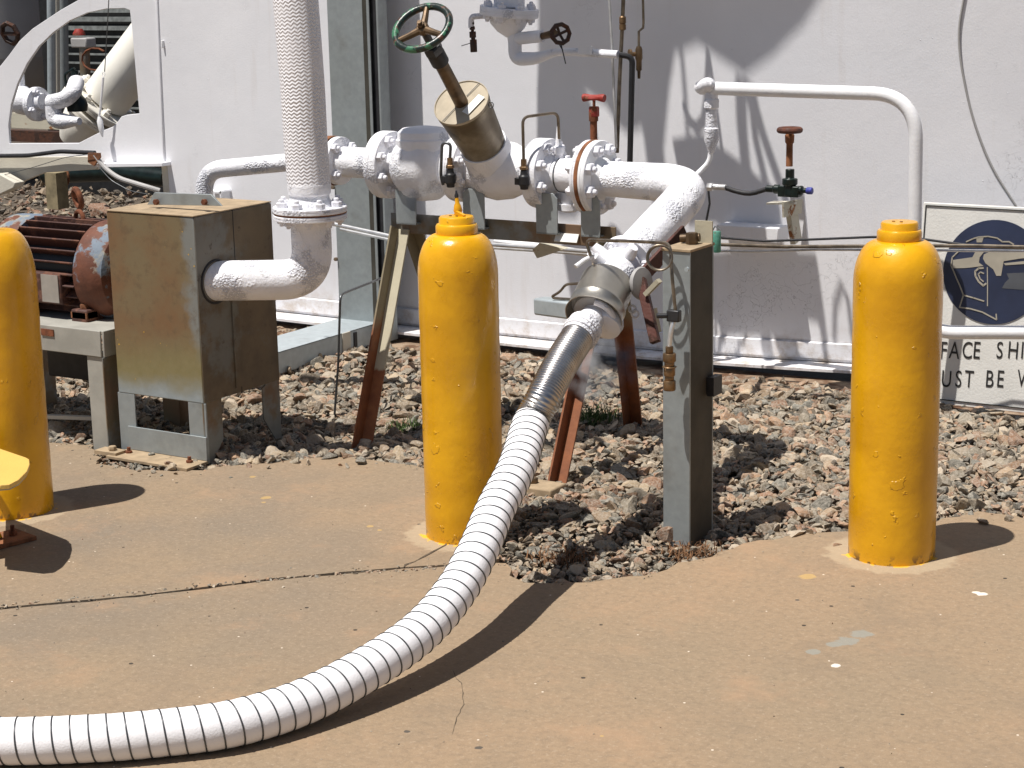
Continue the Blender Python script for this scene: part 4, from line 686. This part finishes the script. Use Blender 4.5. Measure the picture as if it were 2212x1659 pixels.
# ---------------------------------------------------------------- added plates and pipes out of view, shaped to cast the shade
oh=thing('overhead_shade_casters',(.6,-.8,3),'unseen plates and pipes added above the picture to cast shade on wall and valves','pipework')
def back(px,py,d):
    p=at(px,py,0)
    for _ in range(4): p=at(px,py,wy(p.x))
    return V3((p.x-.163/.319*d,p.y-d,p.z+.934/.319*d))
def wcoord(X,Z_,d): return V3((X-.511*d,-d,Z_+2.928*d))
def ohp(pts,w,d,mat='paintwhite'):
    bm=B(); tube(bm,[back(a,b_,d) for a,b_ in pts],w,16); obj('pipe',bm,mat,oh)  # added unseen pipe, traced back along the sun from a wall shadow
D=.75
bm=B(); prism(bm,[back(a,b_,D) for a,b_ in [(1163,-200),(1163,118),(1225,122),(1262,150),(1300,175),(1325,215),(1345,235),(1372,225),(1400,190),(1425,125),(1450,60),(1500,40),(1600,105),(1660,62),(1725,-5),(1850,-200)]][:],(0,-.03,0)) 
obj('shade_plate',bm,'paintwhite',oh)  # added plate cut to the outline of the upper wall shade
bm=B(); prism(bm,[back(a,b_,D-.15) for a,b_ in [(1163,118),(1160,200),(1160,300),(1164,345),(1200,420),(1235,420),(1285,345),(1288,280),(1275,220),(1255,180),(1225,122)]],(0,-.03,0)); obj('column_shade_plate',bm,'paintwhite',oh)  # added plate shaped like the column of shade behind the flanges
ohp([(1388,90),(1398,220),(1412,310),(1425,420)],.036,D); ohp([(1440,62),(1404,200)],.010,D); ohp([(1456,40),(1436,170),(1424,300)],.016,D); ohp([(1466,40),(1478,180),(1492,380)],.008,D)
ohp([(1478,230),(1490,262),(1505,276),(1518,262),(1524,225),(1530,120)],.008,.35); ohp([(1532,125),(1545,215),(1560,330),(1572,390)],.006,.3)
ohp([(1600,195),(1603,280),(1612,370),(1630,440)],.018,.6); ohp([(1625,205),(1648,290),(1672,360),(1700,440)],.013,.6); ohp([(1622,210),(1632,300),(1655,400)],.012,.6); ohp([(1598,205),(1612,195),(1630,210)],.014,.6)
bm=B(); prism(bm,[back(a,b_,.5) for a,b_ in [(1598,345),(1612,348),(1622,375),(1660,390),(1680,420),(1690,520),(1590,520),(1585,400)]],(0,-.02,0)); obj('mid_shade_plate',bm,'paintwhite',oh)  # added plate, outline follows the shade near the right valve
bm=B(); prism(bm,[back(a,b_,.5) for a,b_ in [(1520,545),(1762,545),(1775,640),(1795,800),(1787,800),(1762,660),(1736,652),(1731,632),(1672,626),(1705,700),(1725,800),(1700,800),(1665,690),(1560,690),(1530,640)]],(0,-.02,0)); obj('low_shade_plate',bm,'paintwhite',oh)  # added plate cut to the arch of shade low on the wall
bm=B(); prism(bm,[back(a,b_,.5) for a,b_ in [(1225,560),(1262,545),(1330,560),(1420,620),(1440,720),(1240,700),(1230,620)]],(0,-.02,0)); obj('low_shade_plate',bm,'paintwhite',oh)  # added plate for the low shade left of the post
ohp([(1470,395),(1530,385),(1590,430),(1640,470)],.05,.5)
S_=-L
def shade(c_,sx,sy,h):
    q=V3(c_)+S_*h; bm=B(); box(bm,q,(sx,sy,.02)); obj('shade_plate',bm,'paintwhite',oh)
shade((xa_+.135,PY0,1.0),.125,.28,1.6); shade((at(1160,60,YH).x-.005,YH,1.15),.53,.34,1.3)
ohp([(1802,735),(1804,660),(1818,615),(1832,650),(1842,735)],.007,.6); ohp([(1640,560),(1650,700),(1668,800)],.02,.5); ohp([(1700,620),(1725,800)],.015,.5)
# long hanging hairline down the wall right
line('wall_wire',[at(a,b_,wy(at(a,b_,.15).x)-.004) for a,b_ in [(2085,-20),(2070,60),(2074,130),(2098,250),(2140,360),(2195,445)]],.0042,'tankgrey','thin curved grey line trailing down the wall to the sign','wire',fl=.1)
# ---------------------------------------------------------------- sign
sg=thing('face_shield_sign',(2.1,-.2,0),'weathered white safety sign with navy disc and black lettering by the wall','sign')
YS=-.2; sx0=at(1997,450,YS).x; sx1=sx0+.86; sz1=at(2100,446,YS).z
bm=B(); box(bm,((sx0+sx1)/2,YS+.006,sz1/2),(sx1-sx0,.010,sz1)); obj('board',bm,'signwhite',sg,bevel=.004)
bm=B(); ins=.011; lw=.003; Yf=YS-.0015
for c_,s_ in ((((sx0+sx1)/2,Yf,sz1-ins),(sx1-sx0-2*ins,.003,lw)),((sx0+ins,Yf,sz1/2),(lw,.003,sz1-2*ins)),(((sx0+sx1)/2,Yf,.018),(sx1-sx0-2*ins,.003,lw))): box(bm,c_,s_)
obj('border_line',bm,'ink',sg)
cc=at(2158,593,YS); cr_=.173
bm=B(); lathe(bm,(cc.x,YS-.0005,cc.z),(0,-1,0),[(cr_,0),(cr_,.0015)],64); dc=obj('navy_disc',bm,'navy',sg)
def sk(u,v,h=.0035): # zoom-crop pixel (2240..2560,480..1040 crop, 948x1659) -> sign plane
    p=at(.864*(2240+u*.33755),.864*(480+v*.33755),YS); return V3((p.x,YS-h,p.z))
def poly(pts,mat='signcream',h=.0035,parent=None):
    bm=B(); prism(bm,[sk(*p,h) for p in pts],(0,.0012,0)); obj('pictogram',bm,mat,parent or dc)
def stroke(pts,w=.0022,mat='signcream'):
    bm=B(); P=[sk(*p) for p in pts]
    for a,b_ in zip(P[:-1],P[1:]):
        if (b_-a).length>1e-4: bar(bm,a,b_,.0012,w*2,(0,1,0)) if False else box(bm,(a+b_)/2,((b_-a).length+w,.0012,w*2),((b_-a),(0,1,0),(b_-a).cross(V3((0,1,0)))))
    obj('pictogram',bm,mat,dc)
poly([(455,520),(600,500),(625,450),(690,455),(655,500),(650,540),(685,565),(600,575),(545,580),(455,582)])
poly([(685,480),(735,455),(960,450),(1100,460),(1100,500),(960,510),(835,530),(820,638),(785,638),(760,590),(700,545),(680,510)])
poly([(835,545),(1080,520),(1080,545),(850,560)]); poly([(622,350),(680,345),(668,390),(628,390)])
stroke([(550,385),(600,362),(640,350),(710,345),(780,358),(820,385),(870,385),(905,405)]); stroke([(500,450),(470,480),(450,500)]); stroke([(450,500),(443,560),(470,615),(490,660),(515,710),(545,780)])
stroke([(545,780),(620,800),(700,825)]); stroke([(545,780),(520,870),(600,880),(690,905),(800,962),(795,920)]); stroke([(715,575),(722,700),(728,860)],.0016)
stroke([(685,580),(650,582),(625,605),(630,640),(655,680),(690,710),(710,695)],.003); stroke([(690,620),(665,610),(650,625),(665,660),(690,680)],.002)
poly([(860,620),(880,660),(850,690),(830,730),(960,740),(1100,745),(1100,610)],'signgrey',.003)
def letter(ch,cx_,y0_,y1_,k=.3125):
    cu=bpy.data.curves.new('t','FONT'); cu.body=ch; cu.align_x='CENTER'; cu.size=1; cu.offset=.0; tmp=bpy.data.objects.new('t',cu); COL.objects.link(tmp)
    bm=B(); dg=bpy.context.evaluated_depsgraph_get(); me=bpy.data.meshes.new_from_object(tmp.evaluated_get(dg)); vs=[v.co.copy() for v in me.vertices]
    if vs:
        lo=min(v.y for v in vs); hi=max(v.y for v in vs); cx_+=58; pb=at(1659+cx_*k,397+y1_*k,YS); ptp=at(1659+cx_*k,397+y0_*k,YS); hz=ptp.z-pb.z; xl__=min(v.x for v in vs); xh=max(v.x for v in vs); sc=hz/(hi-lo); sw=.66
        vv=[bm.verts.new((pb.x+(v.x-(xl__+xh)/2)*sc*sw,YS-.0012,pb.z+(v.y-lo)*sc)) for v in vs]
        for p_ in me.polygons: bm.faces.new([vv[i] for i in p_.vertices])
        obj('letter',bm,'ink',sg)
    bpy.data.objects.remove(tmp); bpy.data.curves.remove(cu); bpy.data.meshes.remove(me)
for ch,cx_ in zip('FACESHIELD',(1213,1285,1375,1442,1600,1693,1757,1815,1890,1970)): letter(ch,cx_,1105,1220)
for ch,cx_ in zip('MUSTBEWORN',(1140,1238,1322,1395,1540,1614,1785,1880,1970,2060)): letter(ch,cx_,1302,1415)
sg.rotation_euler.x=-.13; sg.location.x-=.036
# ---------------------------------------------------------------- motor and stand
mo=thing('electric_motor',(-.65,-1.72,.39),'rusty finned electric motor with flaking blue end bell on the grey stand','motor')
mc=at(130,572,-1.72); mz=mc.z; mr=.145; mx0=-.80; mx1=-.47; my=-1.72
bm=B(); lathe(bm,(mx0,my,mz),(1,0,0),[(mr*.82,0),(mr*.82,mx1-mx0)],40); obj('barrel',bm,'black',mo)  # black barrel paints in the deep shade between the cooling fins
k=0
for i in range(26):
    an=2*math.pi*i/26+.1
    if 3.9<an%6.283<5.5: continue
    d=V3((0,-math.sin(an),math.cos(an))); c_=V3(((mx0+mx1)/2,my,mz))+d*mr*.95
    bm=B(); box(bm,c_,(mx1-mx0-.03,.006,mr*.36),((1,0,0),V3((0,math.cos(an),math.sin(an))),d)); obj('cooling_fin',bm,'motorrust',mo,bevel=.002)
bm=B(); lathe(bm,(mx1-.02,my,mz),(1,0,0),[(mr*.9,0),(mr*1.12,.008),(mr*1.14,.03),(mr*1.12,.085),(mr*1.0,.115),(mr*.7,.135),(mr*.3,.14)],44); obj('end_bell',bm,'motorblue',mo)
bm=B(); lathe(bm,(mx0+.02,my,mz),(-1,0,0),[(mr*.92,0),(mr*1.10,.004),(mr*1.14,.02),(mr*1.12,.10),(mr*.95,.14),(mr*.5,.15)],44); obj('fan_cover',bm,'motorblue',mo)
bm=B(); box(bm,((mx0+mx1)/2-.0,my-mr*.98,mz-.045),(.2,.05,.10)); tb=obj('terminal_box',bm,'motorrust',mo,bevel=.006)
bm=B(); box(bm,((mx0+mx1)/2+.055,my-mr*.98-.027,mz-.045),(.075,.003,.09)); obj('name_plate',bm,'plate',tb)
bm=B(); torus(bm,((mx0+mx1)/2+.04,my,mz+mr*1.1),(.3,1,0),.026,.008,24,10); obj('lifting_eye',bm,'rust',mo)
for xx in (mx0+.05,mx1-.0):
    bm=B(); box(bm,(xx,my-.03,mz-mr*.95),(.07,.26,.06)); obj('foot',bm,'motorrust',mo,bevel=.006)
bm=B(); hexa(bm,(mx1+.0,my-.13,.42),(0,0,1),.016,.02); box(bm,(mx1-.0,my-.135,.405),(.07,.05,.02)); obj('foot_bolt',bm,'rustlight',mo)
ms=thing('motor_stand',(-.7,-1.75,0),'grey painted steel stand with square legs under the rusty motor','stand')
xs=-.289; bm=B(); zt3=.385; box(bm,(xs-.6,-1.967,.343),(1.19,.008,.084)); box(bm,(xs-.6,-1.77,zt3-.004),(1.2,.39,.008)); box(bm,(xs+.001,-1.77,.343),(.008,.39,.084)); obj('top_frame',bm,'standgrey',ms,bevel=.002)
for lx in (xs-.036,-.95):
    for ly in (-1.935,-1.6):
        bm=B(); box(bm,(lx,ly,.145),(.075,.06,.31)); obj('leg',bm,'standgrey' if ly<-1.8 else 'galvdark',ms,bevel=.002)
bm=B(); box(bm,(xs+.003,-1.925,.15),(.004,.10,.30)); obj('side_plate',bm,'galvdark',ms)
bm=B(); p=at(103,718,-1.972); box(bm,(p.x,-1.973,p.z),(.055,.003,.022)); obj('faded_plate',bm,'rust',ms)
bm=B(); box(bm,(-.62,-1.62,.17),(.5,.05,.10)); obj('cross_beam',bm,'black',ms,bevel=.004)
bm=B(); box(bm,(-.62,-1.85,.045),(.35,.02,.012),((1,.35,0),(-.35,1,0),(0,0,1))); tag(obj('timber_batten',bm,'cream'),'pale narrow batten lying on the ground under the motor stand','batten')
bm=B(); q=atz(320,990,.0); box(bm,(-.235,-2.02,.012),(.09,.05,.012)); hexa(bm,(-.225,-2.02,.018),(0,0,1),.013,.014); tag(obj('anchor_plate',bm,'dustytop'),'small dusty anchor plate with a nut between the stand leg and the stained box','anchor plate')
# ---------------------------------------------------------------- things behind the cut-out
YB=1.1
tc_=at(-30,120,3.6); tr_=(at(107,120,3.6)-tc_).length*.96; bm=B(); lathe(bm,tc_,(0,0,1),[(tr_,0),(tr_,3)],64); lathe(bm,tc_,(0,0,-1),[(tr_,0),(tr_*.95,tr_*.22),(tr_*.8,tr_*.42),(tr_*.5,tr_*.58),(.02,tr_*.66)],64); tag(obj('grey_storage_tank',bm,'tankgrey',sharp=60),'big grey round-bottomed tank standing behind the end plate at the top left','tank')
lw_=thing('louvred_wall',at(230,120,3.2),'dark wall with pale horizontal louvre slats seen through the cut-out','louvre')
a1=at(150,5,3.2); a2=at(330,300,3.2); bm=B(); box(bm,((a1.x+a2.x)/2+.3,3.24,.7),(1.9,.02,3.2)); obj('backing',bm,'louver',lw_)
for i in range(13):
    zz=at(230,22+i*19,3.2).z; bm=B(); bar(bm,(a1.x-.1,3.18,zz),(a2.x+.4,3.18,zz),.03 if i!=1 else .05,.012 if i>2 else .03); obj('slat',bm,'slat',lw_)
bp=thing('cream_inclined_pipe',at(260,150,YB),'thick cream-white inclined pipe with a bolted flange behind the cut-out','pipe')
A_=at(345,60,YB); B_=at(228,215,YB-.1); dx=(B_-A_).normalized(); bm=B(); cyl(bm,A_,B_,.125,n=40); obj('pipe_barrel',bm,'whiteshell',bp)
flange(bp,B_+dx*.03,dx,.2,.035,'whiteshell',8,.022,.2,(1,-1)); flange(bp,B_+dx*.085,dx,.2,.035,'whiteshell',0,.02)
bm=B(); lathe(bm,B_+dx*.10,dx,[(.13,0),(.14,.05),(.12,.14),(.08,.2)],30); obj('cone',bm,'whiteshell',bp)
fp_=thing('frosted_branch_pipe',at(100,210,.6),'small frosted pipe with a round valve and flange in the cut-out','branch pipe')
bm=B(); tube(bm,fillet([at(110,222,.6),at(140,215,.6),at(158,200,.6),at(165,178,.7)],.04,6),.040,20); obj('pipe',bm,'frost',fp_)
flange(fp_,at(80,225,.6),(1,0,0),.085,.03,'castwhite',4,.018); bm=B(); lathe(bm,at(50,218,.6)+V3((-.06,0,0)),(1,0,0),[(.03,0),(.065,.03),(.07,.07),(.05,.12),(.04,.2)],28); lathe(bm,at(46,205,.6),(0,0,1),[(.04,0),(.045,.03),(.035,.04),(.022,.045),(.022,.12),(.01,.14)],8); obj('valve_body',bm,'castwhite',fp_)
bm=B(); bar(bm,at(44,155,.6),at(58,136,.6),.014,.02); obj('lever',bm,'cream',fp_)
bm=B(); tube(bm,fillet([at(115,230,.6),at(117,258,.6),at(130,262,.6),at(172,262,.6)],.03,5),.03,14,lambda s:.04 if s<.12 else .018); obj('drain_leg',bm,'frost',fp_)
bm=B(); q=at(165,205,.7); lathe(bm,q+V3((0,0,-.08)),(0,0,1),[(.05,0),(.055,.03),(.045,.06),(.028,.08),(.03,.14),(.02,.16),(.02,.2)],12); tube(bm,fillet([q+V3((-.05,0,-.04)),q+V3((-.07,0,.1)),q+V3((0,0,.13))],.02,4),.008,8); tag(obj('dark_cutout_valve',bm,'blackgreen'),'dark green-black valve in the middle of the cut-out','valve')
bm=B(); a1=at(30,243,1.0); a2=at(225,283,1.0); box(bm,((a1.x+a2.x)/2,1.0,(a1.z+a2.z)/2),(a2.x-a1.x,.05,a1.z-a2.z)); tag(obj('cream_girder',bm,'creamrust'),'rust-spotted cream girder low in the cut-out','girder')
bm=B(); bar(bm,at(20,292,1.2),at(230,300,1.2),.06,.06); tag(obj('rusty_floor_rail',bm,'darkwheel'),'dark rusty rail lying on the rubble below the cream girder','rail')
for i,(px,w_,c_) in enumerate(((112,.05,'galvbright'),(124,.035,'cream'),(138,.06,'galv'))):
    bm=B(); cyl(bm,at(px,230,2.0+.1*i),at(px-2,-60,2.0+.1*i),w_*.5,n=16); tag(obj('thin_standpipe',bm,c_),('bright grey leftmost','narrow pale middle','dark grey rightmost')[i]+' standpipe between grey tank and louvres','standpipe','standpipes between tank and louvres')
cb=thing('red_capped_instrument',at(150,100,1.6),'grey instrument box with a red cap on a post in front of the louvres','instrument')
bm=B(); box(bm,at(180,92,1.6),(.12,.08,.055)); obj('box',bm,'tankgrey',cb,bevel=.008)
bm=B(); lathe(bm,at(171,76,1.6),(0,0,1),[(.035,0),(.034,.012),(.02,.035)],16); obj('red_cap',bm,'red',cb)
bm=B(); cyl(bm,at(182,100,1.6),at(188,240,1.6),.03,n=12); obj('post',bm,'galvdark',cb)
bm=B(); tube(bm,[at(205+28*math.cos(t_),128+24*math.sin(t_),1.5) for t_ in [i*.5 for i in range(12)]],.006,6); tag(obj('red_cable_loop',bm,'rust'),'thin reddish cable loop hanging before the louvres','cable')
bm=B(); torus(bm,at(22,72,1.5),(0,1,.3),.06,.015,8,6); bar(bm,at(8,72,1.5),at(38,74,1.5),.02,.02); tag(obj('black_tank_wheel',bm,'darkwheel'),'small black handwheel in front of the grey tank at the left edge','handwheel')
# below plate: far low things
bm=B(); bar(bm,at(120,372,.9),at(126,450,.9),.08,.08); tag(obj('timber_stump_post',bm,'tan'),'weathered tan post standing on the rubble behind the motor','post')
bm=B(); tube(bm,[at(100,378,1.5),at(250,372,1.5),at(360,385,1.5)],.05,14); tag(obj('dark_ground_pipe',bm,'blackgreen'),'dark teal pipe lying across the rubble below the end plate','pipe')
bm=B(); torus(bm,at(138,382,1.0),(.3,1,0),.04,.012,20,8); tag(obj('rusty_ring',bm,'rustlight'),'rusty ring hanging beside the tan post','ring')
bm=B(); torus(bm,at(168,428,-.9),(.5,1,.2),.035,.012,24,8); tag(obj('rusty_flange_ring',bm,'rust'),'dark rusty ring standing on rubble just behind the motor','ring')
bm=B(); box(bm,(-3.2,4.2,1.0),(9,.1,.9)); tag(obj('rear_bund_wall',bm,'plinth'),'dark low wall far behind the rubble under the end plate','wall')
# weeds
def weed(px,py,mat,n,h,label,nm):
    c_=atz(px,py,0); bm=B(); r=random.Random(px)
    for i in range(n):
        a=V3((c_.x+r.gauss(0,.035),c_.y+r.gauss(0,.035),-.015)); d=V3((r.gauss(0,.5),r.gauss(0,.5),1)).normalized(); l=h*r.uniform(.4,1.1); w=V3((-d.y,d.x,0)).normalized()*.0016; m_=a+d*l*.6; e=a+d*l+V3((r.gauss(0,.008),r.gauss(0,.008),-.006))
        v=[bm.verts.new(q) for q in (a-w,a+w,m_+w,m_-w,e)]; bm.faces.new(v[:4]); bm.faces.new((v[3],v[2],v[4]))
    tag(obj(nm,bm,mat),label,'weed',kind='stuff')
weed(1219,1196,'weedbrown',240,.035,'dry brown weed tuft on the gravel by the hose','dry_weed')
weed(1487,1186,'weedbrown',240,.035,'dry brown weed tuft at the foot of the steel post','dry_weed')
weed(1287,905,'weedgreen',260,.075,'green weed growing in the gravel under the drip ring','green_weed')
weed(880,925,'weedgreen',160,.06,'green weed growing left of the middle bollard','green_weed')
weed(240,985,'weedbrown',130,.02,'dry brown litter at the foot of the stand leg','dry_weed')
for px in (1100,1120,1140,1170,1185):
    pass
# ---------------------------------------------------------------- cold vapour
def vapour(c_,r,dens,seed,label):
    bm=B(); bmesh.ops.create_icosphere(bm,subdivisions=3,radius=1)
    for v in bm.verts: v.co=V3((v.co.x*r[0],v.co.y*r[1],v.co.z*r[2]))+V3(c_)
    m=bpy.data.materials.new('cold_vapour'); m.use_nodes=True; nt=m.node_tree; nt.nodes.remove(nt.nodes['Principled BSDF']); pv=nt.nodes.new('ShaderNodeVolumePrincipled'); pv.inputs['Color'].default_value=(.95,.95,.97,1)
    tc=nt.nodes.new('ShaderNodeTexCoord'); nz=nt.nodes.new('ShaderNodeTexNoise'); nz.inputs['Scale'].default_value=17; nz.inputs['Detail'].default_value=4; nt.links.new(tc.outputs['Object'],nz.inputs['Vector'])
    mp=nt.nodes.new('ShaderNodeMapRange'); mp.inputs[1].default_value=.48; mp.inputs[2].default_value=.75; mp.inputs[4].default_value=dens; nt.links.new(nz.outputs['Fac'],mp.inputs[0])
    sc=nt.nodes.new('ShaderNodeVectorMath'); sc.operation='DIVIDE'; sc.inputs[1].default_value=r; nt.links.new(tc.outputs['Object'],sc.inputs[0]); ln=nt.nodes.new('ShaderNodeVectorMath'); ln.operation='LENGTH'; nt.links.new(sc.outputs[0],ln.inputs[0])
    fo=nt.nodes.new('ShaderNodeMapRange'); fo.inputs[1].default_value=1.; fo.inputs[2].default_value=.35; nt.links.new(ln.outputs['Value'],fo.inputs[0]); mu=nt.nodes.new('ShaderNodeMath'); mu.operation='MULTIPLY'; nt.links.new(mp.outputs[0],mu.inputs[0]); nt.links.new(fo.outputs[0],mu.inputs[1]); nt.links.new(mu.outputs[0],pv.inputs['Density'])
    nt.links.new(pv.outputs[0],nt.nodes['Material Output'].inputs['Volume']); tag(obj('cold_vapour',bm,m,org=c_),label,'vapour',kind='stuff')
vapour(at(1290,775,-1.8),(.14,.08,.15),38,1,'wisp of cold white vapour drifting down under the drip ring')
vapour(at(900,425,-1.34),(.10,.06,.10),22,2,'faint cold vapour below the check valve')
